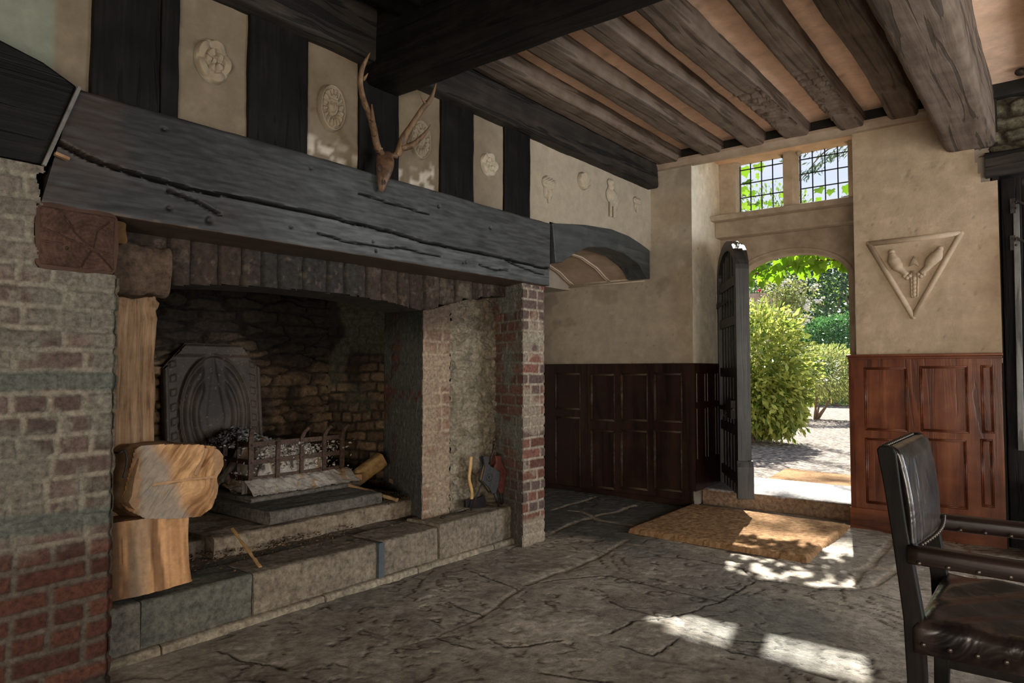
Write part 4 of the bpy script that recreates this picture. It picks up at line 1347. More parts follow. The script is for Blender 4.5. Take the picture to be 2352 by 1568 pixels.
# lower log: a split quarter standing on the kerb; outline in plan (x, y)
lower = [(-3.06, 1.235), (-3.045, 1.36), (-3.05, 1.46), (-3.07, 1.585), (-3.13, 1.605), (-3.25, 1.55), (-3.30, 1.40), (-3.24, 1.27), (-3.14, 1.235)]


def ring_low(z, n):
    R = poly_ring(lower, n)
    t = (z - 0.245) / 0.33
    c = R.mean(0)
    R = (R - c) * (1.0 - 0.05 * math.sin(t * 3)) + c
    g = 0.010 * (fbm(np.stack([R[:, 0] * 60, R[:, 1] * 60, np.full(n, z * 2.5)], -1), 3) - .5) * 2
    d = R - c; d /= np.linalg.norm(d, axis=1)[:, None]
    R = R + d * g[:, None]
    R[:, 1] -= 0.02 * (t - .3) * 0.8
    zz = np.full(n, z)
    if t < 0.02: zz = zz + 0.05 * (1.60 - R[:, 1]) * -0.35 + 0.018
    return np.column_stack([R, zz])


def low_col(V):
    y = V[:, 1]; z = V[:, 2]
    s = fbm(np.stack([V[:, 0] * 8, y * 26 + 1.5 * z, z * 1.2], -1), 4)
    c = lerp((0.28, 0.13, 0.05), (0.62, 0.36, 0.18), np.clip(s * 1.9 - .35, 0, 1)) * 1.25
    c = mixc(c, (0.10, 0.045, 0.02), sstep(0.52, 0.62, fbm(np.stack([V[:, 0] * 3, y * 17 + 2 * z, z * 0.9 + 4], -1), 3)) * 0.75)
    c = mixc(c, (0.07, 0.04, 0.022), (1 - sstep(1.24, 1.31, y)) * 0.85)
    return mixc(c, (0.30, 0.24, 0.17), sstep(1.30, 1.33, y) * (1 - sstep(1.37, 1.41, y)) * 0.6)


log_mesh('firewood_log', ring_low, np.linspace(0.245, 0.575, 30), 96, LOGM, label='thick split log standing upright on the hearth kerb, under another log', group='big logs on the kerb', col=low_col)
# upper log: block lying across it; outline in the y-z plane, extruded back in x
upper = [(1.285, 0.648), (1.30, 0.62), (1.36, 0.575), (1.50, 0.552), (1.60, 0.545), (1.66, 0.575), (1.70, 0.60), (1.715, 0.66), (1.70, 0.70), (1.735, 0.76), (1.735, 0.815), (1.71, 0.845), (1.60, 0.868), (1.45, 0.882), (1.345, 0.886), (1.325, 0.87), (1.31, 0.78)]


def ring_up(x, n):
    R = poly_ring(upper, n)
    c = R.mean(0)
    t = (x + 3.36) / 0.32
    R = (R - c) * (0.90 + 0.10 * min(1, max(0, 4 * (1 - t)))) + c
    R[:, 0] -= (1 - t) * 0.04
    g = 0.012 * (fbm(np.stack([np.full(n, x * 9), R[:, 0] * 9, R[:, 1] * 26], -1), 4) - .5) * 2
    d = R - c; d /= np.linalg.norm(d, axis=1)[:, None]
    R = R + d * g[:, None]
    return np.column_stack([np.full(n, x), R])


def up_front(U, V):
    y = U + 1.27; z = V + 0.53
    ga = U * 0.62 + V * 0.78 + 0.02 * n2(U, V, 9, 70); gb2 = -U * 0.78 + V * 0.62 + 0.03 * (n2(U, V, 7, 71) - .5)
    kn = 1 - sstep(0.0, 0.09, np.hypot(y - 1.60, z - 0.67)); gb2 = gb2 + 0.05 * kn
    h = 0.013 * (n2(ga * .16, gb2, 85, 3, 4) - .5) * 2 + 0.02 * (n2(U, V, 5, 4) - .5)
    d1 = segdist(y, z, [(1.40, 0.712), (1.55, 0.716), (1.72, 0.712)])
    d2 = segdist(y, z, [(1.63, 0.885), (1.63, 0.83), (1.60, 0.77), (1.585, 0.74)])
    h -= 0.03 * (1 - sstep(0.002, 0.006, d1)) + 0.025 * (1 - sstep(0.004, 0.012, d2))
    edge = 0.10
    k = sstep(1.66, 1.76, y + 0.10 * np.abs(z - 0.70))
    h = h - 0.10 * k - 0.05 * (1 - sstep(1.28, 1.36, y))
    s = 0.6 * n2(ga * .12, gb2, 60, 6, 5) + 0.4 * n2(ga * .5, gb2, 14, 16, 4)
    c = lerp((0.22, 0.10, 0.04), (0.66, 0.40, 0.20), np.clip(s * 3.0 - 1.0, 0, 1))
    gr = sstep(1.30, 1.36, y) * (1 - sstep(1.44, 1.52, y - 0.4 * (0.72 - z) + 0.10 * (n2(U, V, 9, 7) - .5)))
    c = mixc(c, (0.30, 0.265, 0.22), gr * 0.85)
    bl = sstep(0.5, 0.62, n2(U, V, 8, 9, 4)) * gr
    c = mixc(c, (0.16, 0.19, 0.22), bl * 0.8)
    c = mixc(c, (0.36, 0.17, 0.06), (1 - sstep(1.30, 1.35, y)) * 0.8)
    c = mixc(c, (0.55, 0.36, 0.20), k * 0.7)
    c = mixc(c, (0.04, 0.025, 0.015), (1 - sstep(0.002, 0.006, np.minimum(d1, d2))) * 0.9)
    return h, c


ul = empty('firewood_log', (-3.18, 1.52, 0.545), 'bleached blue and orange split log resting on top of the upright log', 'log', 'big logs on the kerb')
log_mesh('log_body', ring_up, np.linspace(-3.36, -3.045, 22), 110, LOGM, ul, col=lambda V: lerp((0.22, 0.12, 0.06), (0.50, 0.32, 0.18), fbm(V * np.array([6, 9, 22]), 4)))


def inside(y, z, poly):
    r = np.zeros(y.shape, bool)
    P = poly + [poly[0]]
    for (ay, az), (by, bz) in zip(P[:-1], P[1:]):
        cnd = (az > z) != (bz > z)
        xi = (by - ay) * (z - az) / ((bz - az) if bz != az else 1e-9) + ay
        r ^= cnd & (y < xi)
    return r


panel('split_face', (-3.035, 1.27, 0.53), (0, 1, 0), (0, 0, 1), 0.48, 0.37, 0.0035, up_front, LOGM, ul,
      lambda U, V: inside(U + 1.27, V + 0.53, upper))


def log_lump(name, p0, p1, w, h, label, c0, c1, seed, r=0.02, cat='log', group=None):
    o = beam(name, p0, p1, w, h, LOGM, r=r, seg=0.008, side=0.006, amp=0.006, fs=20, seed=seed,
             col=lambda V: lerp(c0, c1, np.clip(1.7 * fbm((V @ np.eye(3)) * np.array([22, 22, 30]) + seed, 4) - .35, 0, 1)))
    return tag(o, label, cat, group)


log_lump('firewood_log', (-3.98, 3.22, 0.41), (-3.93, 3.45, 0.545), 0.10, 0.11, 'small orange split log leaning in the right corner of the hearth', (0.22, 0.12, 0.04), (0.52, 0.33, 0.14), 7, 0.03)
log_lump('kindling_stick', (-3.95, 3.02, 0.448), (-3.42, 3.135, 0.352), 0.028, 0.022, 'long kindling stick beside the right end of the dark slab', (0.28, 0.17, 0.08), (0.45, 0.30, 0.16), 8, 0.006, 'kindling', 'kindling on the hearth')
log_lump('kindling_stick', (-3.95, 3.565, 0.375), (-3.66, 3.48, 0.36), 0.045, 0.036, 'short thick kindling piece against the green chamber wall', (0.30, 0.17, 0.10), (0.46, 0.30, 0.19), 9, 0.008, 'kindling', 'kindling on the hearth')
log_lump('kindling_stick', PX(533, 1214, x=-3.44), PX(598, 1302, x=-3.10), 0.014, 0.010, 'thin orange splinter leaning over the hearth kerb', (0.40, 0.22, 0.09), (0.52, 0.32, 0.15), 10, 0.003, 'kindling', 'kindling on the hearth')
log_lump('kindling_stick', (-3.93, 3.14, 0.452), (-3.86, 3.21, 0.452), 0.05, 0.045, 'stubby kindling chunk beside the fire basket corner', (0.30, 0.17, 0.08), (0.46, 0.28, 0.14), 11, 0.012, 'kindling', 'kindling on the hearth')
# poker ring hung on the post
m = MB(); q = PX(272, 1040, x=-2.93)
m.tube(smooth_path([q + (-.30, 0, -.01), q + (-.1, 0, 0), q, q + (0, .022, .008), q + (0, .032, -.02), q + (0, .030, -.06), q + (0, .02, -.10)], 5), 0.0045, 7)
tag(m.build('iron_hook', IRON, smooth=True), 'black iron hook curling from behind the brick pier beside the logs', 'hook')

# ------------------------------------------------------------------ axe, bellows, poker
ax = empty('axe', (-3.16, 3.50, 0.262), 'axe with pale curved wooden handle standing on its dark head', 'axe')
X_ = -3.14
hp_ = [PX(1082, 1048, x=X_), PX(1080, 1075, x=X_), PX(1078, 1100, x=X_), PX(1084, 1130, x=X_), PX(1082, 1155, x=X_)]
V, F = tube_vf(smooth_path(hp_, 6), [0.015, 0.0135, 0.012, 0.0125, 0.0125], 12)
V[:, 0] = X_ + (V[:, 0] - X_) * 0.8; V[:, 1] = V[:, 1].mean() + (V[:, 1] - V[:, 1].mean()) * 1.05
mk('handle', V, F, plain('ash_handle', (0.46, 0.27, 0.09), (0.62, 0.40, 0.17), 0.4, 0.5, 0, 25, 0.1), ax)
m = MB()
hd_ = [PX(1071, 1148, x=X_ + .012), PX(1092, 1145, x=X_ + .012), PX(1105, 1141, x=X_ + .012), PX(1112, 1137, x=X_ + .012), PX(1117, 1150, x=X_ + .012), PX(1118, 1165, x=X_ + .012), PX(1095, 1166, x=X_ + .012), PX(1071, 1166, x=X_ + .012)]
m.prism(hd_, (-0.026, 0, 0))
m.build('axe_head', plain('axe_steel', (0.02, 0.02, 0.024), (0.05, 0.035, 0.035), 0.4, 0.5, 0.6, 14), ax, bevel=0.003)


def bellows(name, pts, thick, mat, side_mat, nozzle, label, xf):
    e = empty(name, PX(nozzle[-1][0], nozzle[-1][1], x=xf), label, 'bellows', 'bellows beside the brick pier')
    poly = [PX(u, v, x=xf) for u, v in pts]
    m = MB(); m.prism(poly, (0.012, 0, 0)); m.build('front_board', mat, e, bevel=0.003)
    c = np.mean(poly, 0)
    m = MB(); m.prism([c + (p - c) * 0.92 + (-0.001, 0, 0) for p in poly[2:-2]], (-thick, 0, 0)); m.build('leather_body', side_mat, e, bevel=0.004)
    m = MB(); m.prism([p + (-thick - .002, 0, 0) for p in poly], (-0.010, 0, 0)); m.build('back_board', mat, e, bevel=0.003)
    V, F = tube_vf([PX(u, v, x=xf - thick / 2) for u, v in nozzle], [0.011, 0.007], 10); mk('nozzle', V, F, IRON, e)
    return e


blk = plain('bellows_black', (0.022, 0.022, 0.024), (0.05, 0.048, 0.048), 0.5, 0.5, 0, 60, 0.5)
redl = plain('bellows_red', (0.10, 0.028, 0.022), (0.20, 0.07, 0.055), 0.55, 0.4, 0, 30, 0.3)
bl1 = [(1108, 1050), (1113, 1046), (1120, 1048), (1121, 1056), (1119, 1064), (1125, 1070), (1147, 1084), (1145, 1100), (1141, 1118), (1136, 1132), (1128, 1132), (1118, 1117), (1105, 1104), (1108, 1090), (1112, 1072), (1110, 1060)]
be = bellows('bellows', bl1, 0.02, blk, plain('cream_edge', (0.20, 0.12, 0.07), (0.36, 0.25, 0.17), 0.7), [(1135, 1128), (1146, 1163)], 'black embossed bellows leaning beside the axe', -3.055)
m = MB(); c = PX(1125, 1096, x=-3.040)
for k in range(12):
    th = 2 * math.pi * k / 12
    m.ball((c[0], c[1] + 0.030 * math.cos(th), c[2] + 0.026 * math.sin(th)), 0.004, 6, 4)
m.ball(c, 0.008, 8, 6); m.build('embossing', blk, be, smooth=True)
bl2 = [(1136, 1046), (1149, 1046), (1149, 1060), (1153, 1068), (1160, 1080), (1159, 1096), (1155, 1118), (1152, 1132), (1147, 1132), (1141, 1118), (1132, 1098), (1130, 1080), (1133, 1070), (1138, 1062)]
bellows('bellows', bl2, 0.03, redl, plain('brown_leather', (0.09, 0.05, 0.04), (0.16, 0.10, 0.08), 0.6), [(1150, 1130), (1153, 1160)], 'red-brown bellows standing behind the black one', -3.095)
m = MB(); m.tube([PX(1134, 1018, x=-3.10), PX(1131, 1040, x=-3.08), PX(1126, 1062, x=-3.075)], 0.005, 8); m.tube([PX(1134, 1012, x=-3.10), PX(1134, 1024, x=-3.10)], 0.008, 8)
V1, F1 = tube_vf([PX(1126, 1062, x=-3.08), (-3.10, 3.50, 0.265)], 0.005, 8); m.add(V1, F1)
tag(m.build('fire_poker', IRON, smooth=True), 'thin black iron poker behind the bellows', 'poker')
m = MB(); a_ = PX(1017, 1169, x=-3.12); b_ = PX(1070, 1160, x=-3.14); a_[2] = b_[2] = 0.262
m.tube([a_, b_], [0.006, 0.005], 8); m.ball(a_, 0.016, 8, 6, (1, 1.4, .6))
tag(m.build('fire_shovel', IRON, smooth=True), 'small dark iron tool lying on the kerb left of the axe', 'fire tool')


# ------------------------------------------------------------------ plaster reliefs on the left wall
def relief(name, u, v, ru, rv, fn, label, cat, depth=0.016, group='plaster reliefs above the mantel', col=None, n=90):
    p = PX(u, v, x=WX)
    a = abs(PX(u + ru, v, x=WX)[1] - PX(u - ru, v, x=WX)[1]) / 2
    b = abs(PX(u, v + rv, x=WX)[2] - PX(u, v - rv, x=WX)[2]) / 2
    s = np.linspace(-1.12, 1.12, n)
    Yg, Zg = np.meshgrid(s, s, indexing='ij')
    h, m = fn(Yg, Zg)
    h = h * depth * 1.5
    depth *= 1.5
    if col is None: col = (0.27, 0.22, 0.155) if p[1] < 3.2 else (0.44, 0.38, 0.29)  # left reliefs darker, following the falloff painted on the wall
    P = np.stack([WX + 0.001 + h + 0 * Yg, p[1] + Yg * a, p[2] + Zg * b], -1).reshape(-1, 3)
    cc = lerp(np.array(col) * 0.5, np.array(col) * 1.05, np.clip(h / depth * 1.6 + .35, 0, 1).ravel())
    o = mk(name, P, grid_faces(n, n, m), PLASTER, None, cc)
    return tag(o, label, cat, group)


def rose(Yg, Zg):
    r = np.hypot(Yg, Zg); th = np.arctan2(Zg, Yg)
    base = (1 - sstep(0.93, 1.05, r)) * 0.35
    pet = np.abs(np.cos(2.5 * th))
    out = (1 - sstep(0.80 + 0.14 * pet, 0.90 + 0.14 * pet, r)) * sstep(0.50, 0.60, r) * (0.15 + 0.9 * pet)
    pet2 = np.abs(np.sin(2.5 * th))
    inn = (1 - sstep(0.42 + 0.08 * pet2, 0.50 + 0.08 * pet2, r)) * sstep(0.16, 0.22, r) * (0.2 + 0.9 * pet2)
    eye = (1 - sstep(0.10, 0.17, r)) * 0.9
    return base + out * 0.7 + inn * 0.8 + eye * 0.6, r < 1.06


def lion(Yg, Zg):
    r = np.hypot(Yg, Zg); th = np.arctan2(Zg, Yg)
    rim = np.exp(-((r - 0.95) / 0.05) ** 2) * 0.8
    mane = (1 - sstep(0.80, 0.92, r)) * sstep(0.40, 0.55, r) * (0.35 + 0.5 * np.abs(np.sin(8 * th)))
    face = (1 - sstep(0.38, 0.52, np.hypot(Yg / 0.9, (Zg - 0.08)))) * 0.75
    nose = np.exp(-((Yg / 0.09) ** 2 + ((Zg - 0.02) / 0.22) ** 2)) * 0.55
    eyes = -np.exp(-(((np.abs(Yg) - 0.20) / 0.07) ** 2 + ((Zg - 0.17) / 0.05) ** 2)) * 0.5
    mouth = -np.exp(-((Yg / 0.2) ** 2 + ((Zg + 0.24) / 0.045) ** 2)) * 0.6
    brow = np.exp(-(((np.abs(Yg) - 0.2) / 0.13) ** 2 + ((Zg - 0.28) / 0.05) ** 2)) * 0.35
    return np.clip(0.15 + rim + mane + face + nose + eyes + mouth + brow, 0, 2) * (1 - sstep(0.99, 1.06, r)), r < 1.06


def shell(Yg, Zg):
    r = np.hypot(Yg, Zg); th = np.arctan2(Zg + 0.9, Yg)
    return (1 - sstep(0.90, 1.02, r)) * (0.5 + 0.35 * np.abs(np.sin(9 * th)) + 0.35 * np.sqrt(np.clip(1 - r * r, 0, 1))), r < 1.05


def spray(Yg, Zg):
    fl = 1 - sstep(0.75, 0.95, np.hypot(Yg, (Zg - 0.35) / 0.62))
    st = 1 - sstep(0.12, 0.24, np.abs(Yg) + 0.25 * np.abs(Zg + 0.6))
    st = st * (Zg < 0)
    nz = 0.55 + 0.6 * np.abs(np.sin(7 * Yg + 3 * np.sin(5 * Zg))) * np.abs(np.cos(6 * Zg))
    lf = np.exp(-(((np.abs(Yg) - 0.35) / 0.2) ** 2 + ((Zg + 0.35) / 0.28) ** 2)) * 0.6
    h = np.maximum(np.maximum(fl * nz, st * 0.7), lf)
    return h, h > 0.03


def bird(Yg, Zg):
    body = np.exp(-(((Yg + 0.05 * 0) / 0.55) ** 2 + ((Zg - 0.12) / 0.33) ** 2) ** 1.6)
    wing = np.exp(-(((Yg - 0.30) / 0.40) ** 2 + ((Zg - 0.05) / 0.30) ** 2)) * (0.6 + 0.5 * np.abs(np.sin(14 * Zg + 6 * Yg)))
    head = np.exp(-(((Yg + 0.15) / 0.28) ** 2 + ((Zg - 0.72) / 0.17) ** 2) ** 1.5)
    neck = np.exp(-(((Yg + 0.12) / 0.2) ** 2 + ((Zg - 0.5) / 0.22) ** 2))
    legs = sum(np.exp(-(((Yg - c) / 0.09) ** 4)) * (Zg < 0) * (Zg > -0.95) for c in (-0.25, 0.22)) * 0.7
    tail = np.exp(-(((Yg - 0.6) / 0.22) ** 2 + ((Zg + 0.1) / 0.35) ** 2)) * 0.7
    h = np.maximum.reduce([body, wing, head, neck, legs, tail])
    return h, h > 0.10


relief('plaster_rose', 487, 142, 40, 50, rose, 'large round plaster rose high on the first plaster panel at left', 'relief', 0.019)
relief('plaster_mask', 758, 250, 28, 52, lion, 'oval plaster lion mask in the panel left of the antlers', 'relief', 0.024)
relief('plaster_mask', 962, 322, 22, 44, lion, 'oval plaster mask half hidden behind the right antler', 'relief', 0.020)
relief('plaster_rose', 1122, 378, 18, 27, rose, 'small round plaster rose in the narrow panel right of the antlers', 'relief', 0.015)
relief('plaster_spray', 1258, 432, 15, 31, spray, 'plaster flower spray on the long panel, leftmost of its four reliefs', 'relief', 0.020)
relief('plaster_shell', 1338, 416, 12.5, 20, shell, 'small round fluted plaster boss on the long panel', 'relief', 0.026)
relief('plaster_bird', 1403, 455, 17, 47, bird, 'plaster figure of a long-legged bird on the long panel', 'relief', 0.026)
relief('plaster_boss', 1461, 468, 8, 18, spray, 'small oval plaster boss nearest the corner of the room', 'relief', 0.018)

# triangular shield on the door wall
sh = empty('plaster_shield', (PX(2098, 733, y=WY)[0], WY, 1.57), 'raised plaster triangle with two arms and a column, right of the door', 'relief')
SHM = plain('shield_plaster', (0.40, 0.30, 0.21), (0.50, 0.39, 0.28), 0.8, 0.25, 0, 12, 0.2)


def SQ(u, v, dy=0.0): return PX(u, v, y=WY) + np.array([0, -dy, 0])


tri = [SQ(1996, 560), SQ(2207, 536), SQ(2098, 727)]
m = MB()
for a, b in ((0, 1), (1, 2), (2, 0)):
    m.tube([tri[a], tri[b]], 0.020, 12)
for t_ in tri: m.ball(t_, 0.020, 10, 8)
m.build('triangle_frame', SHM, sh, smooth=True)
for side_, arm in (('l', [(2048, 580), (2053, 598), (2062, 612), (2070, 620), (2084, 632)]), ('r', [(2160, 572), (2152, 588), (2138, 602), (2130, 615), (2116, 628)])):
    m = MB(); m.tube(smooth_path([SQ(u, v, 0.004) for u, v in arm], 5), [0.018, 0.044, 0.040, 0.024, 0.020], 12)
    m.ball(SQ(*arm[0]), 0.024, 10, 8)
    e_ = arm[-1]
    for k in range(3): m.ball(SQ(e_[0] + (-6 + 6 * k), e_[1] + 2 + (k % 2) * 4, 0.006), 0.017, 8, 6)
    m.build('arm_relief', SHM, sh, smooth=True)
m = MB()
for k in range(5):
    m.ball(SQ(2100.5, 640 + k * 9, 0.006), 0.017, 8, 6, (1, 1, 1.1))
c0_, c1_ = SQ(2091, 622), SQ(2109, 684)
m.prism([SQ(2091, 622), SQ(2110, 621), SQ(2109, 683), SQ(2094, 684)], (0, -0.012, 0))
m.prism([SQ(2093, 600), SQ(2100, 588), SQ(2108, 600), SQ(2112, 612), SQ(2100, 606), SQ(2088, 612)], (0, -0.012, 0))
m.tube([SQ(2093, 628, .01), SQ(2095, 682, .01)], 0.007, 6); m.tube([SQ(2109, 628, .01), SQ(2108, 682, .01)], 0.007, 6)
m.build('column_relief', SHM, sh, smooth=True)

# ------------------------------------------------------------------ deer skull
BONE = plain('brown_bone', (0.045, 0.024, 0.014), (0.17, 0.10, 0.06), 0.5, 0.4, 0, 18, 0.5)
ANT = wood('antler', (0.06, 0.035, 0.018), (0.16, 0.095, 0.05), (0.34, 0.22, 0.12), 'z', 0.55, 0.4, 1.4, 0.8, 0.4)
ds = empty('deer_skull', PX(878, 440, x=-2.79), 'brown deer skull with antlers hung on the post above the mantel', 'skull')


def DS(u, v, x): return PX(u, v, x=x)


sk = [((884, 347), -2.835, 0.030, 0.035), ((886, 362), -2.80, 0.046, 0.045), ((887, 378), -2.775, 0.050, 0.045), ((885, 395), -2.765, 0.043, 0.040), ((881, 412), -2.765, 0.032, 0.030), ((878, 430), -2.77, 0.020, 0.020), ((876, 443), -2.775, 0.007, 0.008)]
V = []; n = 22
for (uv, x, ry, rx) in sk:
    c = DS(uv[0], uv[1], x)
    for j in range(n):
        th = 2 * math.pi * j / n
        s = 1 + 0.14 * math.cos(3 * th)
        V.append(c + np.array([rx * math.cos(th) * s, ry * math.sin(th) * s, 0.0]))
F = [(i * n + j, i * n + (j + 1) % n, (i + 1) * n + (j + 1) % n, (i + 1) * n + j) for i in range(len(sk) - 1) for j in range(n)] + [tuple(range(n))[::-1], tuple(range((len(sk) - 1) * n, len(sk) * n))]
so = mk('skull', V, F, BONE, ds)
sm = so.modifiers.new('subsurf', 'SUBSURF'); sm.levels = 2; sm.render_levels = 2
SKD = plain('socket_dark', (0.02, 0.01, 0.006), (0.05, 0.025, 0.014), 0.8)
for u, v in ((898, 383), (872, 386)): MB().ball(DS(u, v, -2.745), 0.017, 12, 8, (.5, 1, 1.2)).build('eye_socket', SKD, ds, smooth=True)
for u, v in ((884, 418), (878, 419)): MB().ball(DS(u, v, -2.742), 0.006, 8, 6, (.6, 1, 2.4)).build('nostril', SKD, ds, smooth=True)
m = MB()
m.tube(smooth_path([DS(878, 352, -2.80), DS(872, 346, -2.79), DS(868, 343, -2.785)], 4), [0.016, 0.015, 0.018], 12)
m.build('pedicle', BONE, ds, smooth=True)
m = MB()
m.tube(smooth_path([DS(892, 362, -2.80), DS(902, 357, -2.78), DS(912, 357, -2.77)], 4), [0.016, 0.014, 0.018], 12)
m.build('pedicle', BONE, ds, smooth=True)


def antler(main, tines, name='antler'):
    m = MB()
    pts, r = main
    m.tube(smooth_path([DS(*p) for p in pts], 7), r, 12)
    for pts, r in tines: m.tube(smooth_path([DS(*p) for p in pts], 6), r, 10)
    # burr at the base
    b = DS(*main[0][0])
    for k in range(9):
        th = 2 * math.pi * k / 9
        m.ball(b + np.array([0.018 * math.cos(th), 0.018 * math.sin(th), 0.004]), 0.007, 6, 4)
    return m.build(name, ANT, ds, smooth=True)


antler(([(869, 343, -2.785), (863, 322, -2.765), (857, 290, -2.73), (848, 262, -2.69), (836, 232, -2.64), (828, 195, -2.59), (831, 162, -2.57), (840, 140, -2.56), (850, 121, -2.55)], [0.019, 0.0185, 0.018, 0.016, 0.0145, 0.0135, 0.012, 0.009, 0.002]),
       [([(860, 310, -2.75), (857, 285, -2.71), (855, 262, -2.67), (854, 239, -2.63)], [0.015, 0.014, 0.010, 0.002]), ([(835, 182, -2.58), (840, 176, -2.56), (845, 168, -2.55)], [0.009, 0.006, 0.002])])
antler(([(912, 356, -2.77), (920, 340, -2.75), (928, 318, -2.725), (943, 292, -2.70), (957, 270, -2.67), (972, 248, -2.64), (986, 232, -2.615), (995, 214, -2.59), (1002, 191, -2.57)], [0.019, 0.023, 0.024, 0.0165, 0.015, 0.015, 0.014, 0.010, 0.002]),
       [([(924, 338, -2.74), (945, 334, -2.70), (963, 320, -2.66), (980, 302, -2.62), (989, 286, -2.60)], [0.022, 0.017, 0.013, 0.009, 0.002]), ([(978, 240, -2.63), (971, 228, -2.62), (965, 216, -2.61)], [0.010, 0.006, 0.002])])


# ------------------------------------------------------------------ wainscot
def wainscot(name, x0, x1, z0, z1, y, panels, mat_v, mat_h, label, cap=None):
    """framed panelling with recessed moulded fields; panels as photo rectangles"""
    e = empty(name, ((x0 + x1) / 2, y, z0), label, None)
    e['kind'] = 'structure'
    del_keys = [k for k in ('category',) if k in e]
    rects = []
    for (ua, ub, va, vb) in panels:
        uc, vc = (ua + ub) / 2, (va + vb) / 2
        rects.append((PX(ua, vc, y=y)[0], PX(ub, vc, y=y)[0], PX(uc, vb, y=y)[2], PX(uc, va, y=y)[2]))
    # frame = boxes left around the panels, per cell columns
    m = MB()
    xs_ = sorted(set([x0, x1] + [r[0] for r in rects] + [r[1] for r in rects]))
    for a, b in zip(xs_[:-1], xs_[1:]):
        c = (a + b) / 2
        zz = sorted([(r[2], r[3]) for r in rects if r[0] < c < r[1]])
        cur = z0
        for (q0, q1) in zz:
            if q0 > cur: m.box(a, b, y, y + .03, cur, q0)
            cur = q1
        if z1 > cur: m.box(a, b, y, y + .03, cur, z1)
    m.build('panel_frame', mat_v, e)
    for (a, b, q0, q1) in rects:
        k = MB(); k.box(a - .01, b + .01, y + .016, y + .03, q0 - .01, q1 + .01)
        f = k.build('panel_field', mat_v, e)
        k = MB()
        for t_, d_ in ((0.006, 0.004), (0.015, 0.010)):
            for p, q in (((a + t_, q0 + t_), (b - t_, q0 + t_)), ((b - t_, q0 + t_), (b - t_, q1 - t_)), ((b - t_, q1 - t_), (a + t_, q1 - t_)), ((a + t_, q1 - t_), (a + t_, q0 + t_))):
                k.tube([(p[0], y + d_, p[1]), (q[0], y + d_, q[1])], 0.0045, 6)
        k.build('moulding', mat_h, f, smooth=True)
    if cap:
        k = MB(); k.box(x0 - .01, x1 + .01, y - .028, y + .03, z1, z1 + 0.018).box(x0 - .005, x1 + .005, y - .014, y + .03, z1 - 0.018, z1)
        k.build('cap_rail', mat_h, e, bevel=0.004)
    return e


gold = wood('worn_moulding', (0.04, 0.022, 0.012), (0.08, 0.05, 0.03), (0.14, 0.09, 0.055), 'x', 0.45, 0.5)
WYF = 5.80
wainscot('trim_7', -4.34, -2.55, 0.0, 1.262, WYF, [(1274, 1333, 856, 941), (1274, 1333, 956, 1120), (1356, 1412, 858, 967), (1425, 1488, 857, 967), (1501, 1567, 856, 970), (1356, 1412, 987, 1122), (1425, 1488, 987, 1124), (1501, 1567, 988, 1128)],
         darkpanel('z'), gold, 'dark oak panelling under the plaster wall left of the door')
MB().box(-3.62, -3.60, WYF - .006, WYF + .02, 0, 1.26).build('trim_8', darkpanel('z'))['kind'] = 'structure'
tag(MB().box(-4.34, -2.545, WYF - .014, WYF + .03, -0.02, 0.055).build('baseboard_left', darkpanel('x')), kind='structure')
wr_ = wainscot('trim_9', -1.262, -0.300, 0.165, 1.300, WYF - .02, [(1985, 2085, 843, 990), (2113, 2225, 840, 993), (2253, 2283, 838, 995), (1988, 2078, 1007, 1160), (2115, 2222, 1008, 1165), (2253, 2283, 1008, 1165)],
               mahog('z'), mahog('x'), 'red-brown oak panelling to the right of the door, behind the chair', cap=True)
tag(MB().box(-1.272, -0.295, WYF - .034, WYF + .03, -0.02, 0.165).build('baseboard_right', mahog('x'), bevel=0.006), kind='structure')
MB().box(-1.262, -1.225, WYF - .02, 6.5, 0.0, 1.30).build('trim_10', mahog('z'))['kind'] = 'structure'
# panelling on the reveal
m = MB(); X0 = RX0 + .012
m.box(RX0 - .01, X0 + .012, WYF, 6.45, 0.14, 1.262)
for (a, b) in ((5.84, 6.02), (6.08, 6.26), (6.32, 6.43)):
    for (c_, d_) in ((0.92, 1.17), (0.42, 0.86)):
        for p, q in (((a, c_), (b, c_)), ((b, c_), (b, d_)), ((b, d_), (a, d_)), ((a, d_), (a, c_))):
            m.tube([(X0 + .014, p[0], p[1]), (X0 + .014, q[0], q[1])], 0.005, 6)
tag(m.build('trim_11', darkpanel('z')), 'dark panelling lining the left side of the door recess', kind='structure')

# ------------------------------------------------------------------ the open door
H = np.array([-2.470, 6.42]); FE = np.array([-1.985, 5.60])
dd_ = FE - H; LEN = np.linalg.norm(dd_); dd_ /= LEN
nn_ = np.array([dd_[1], -dd_[0]])      # towards the left reveal
nn_ = nn_ if nn_[0] < 0 else -nn_
door = empty('door_1', (H[0], H[1], 0.16), 'arched dark oak door standing open into the recess', None)
door['kind'] = 'structure'
ZB, ZS, ZA = 0.163, 2.03, 0.30


def DP(s, z, off): p = H + dd_ * s + nn_ * off; return np.array([p[0], p[1], z])


def door_top(s):
    t = (s - LEN / 2) / (LEN / 2)
    return ZS + ZA * math.sqrt(max(0, 1 - t * t))


def leaf(t0, t1, ins, mat, name, boards=False, bev=0.003):
    m = MB()
    N = 24
    ss = [LEN / 2 - (LEN / 2 - ins) * math.cos(math.pi * k / N) for k in range(N + 1)]
    def tp(s):
        t = (s - LEN / 2) / (LEN / 2 - ins); return ZS + (ZA - ins) * math.sqrt(max(0, 1 - t * t))
    prof = [DP(ins, ZB, t0)] + [DP(s, tp(s), t0) for s in ss] + [DP(LEN - ins, ZB, t0)]
    m.prism(prof, DP(0, 0, t1) - DP(0, 0, t0))
    o = m.build(name, mat, door)
    return o


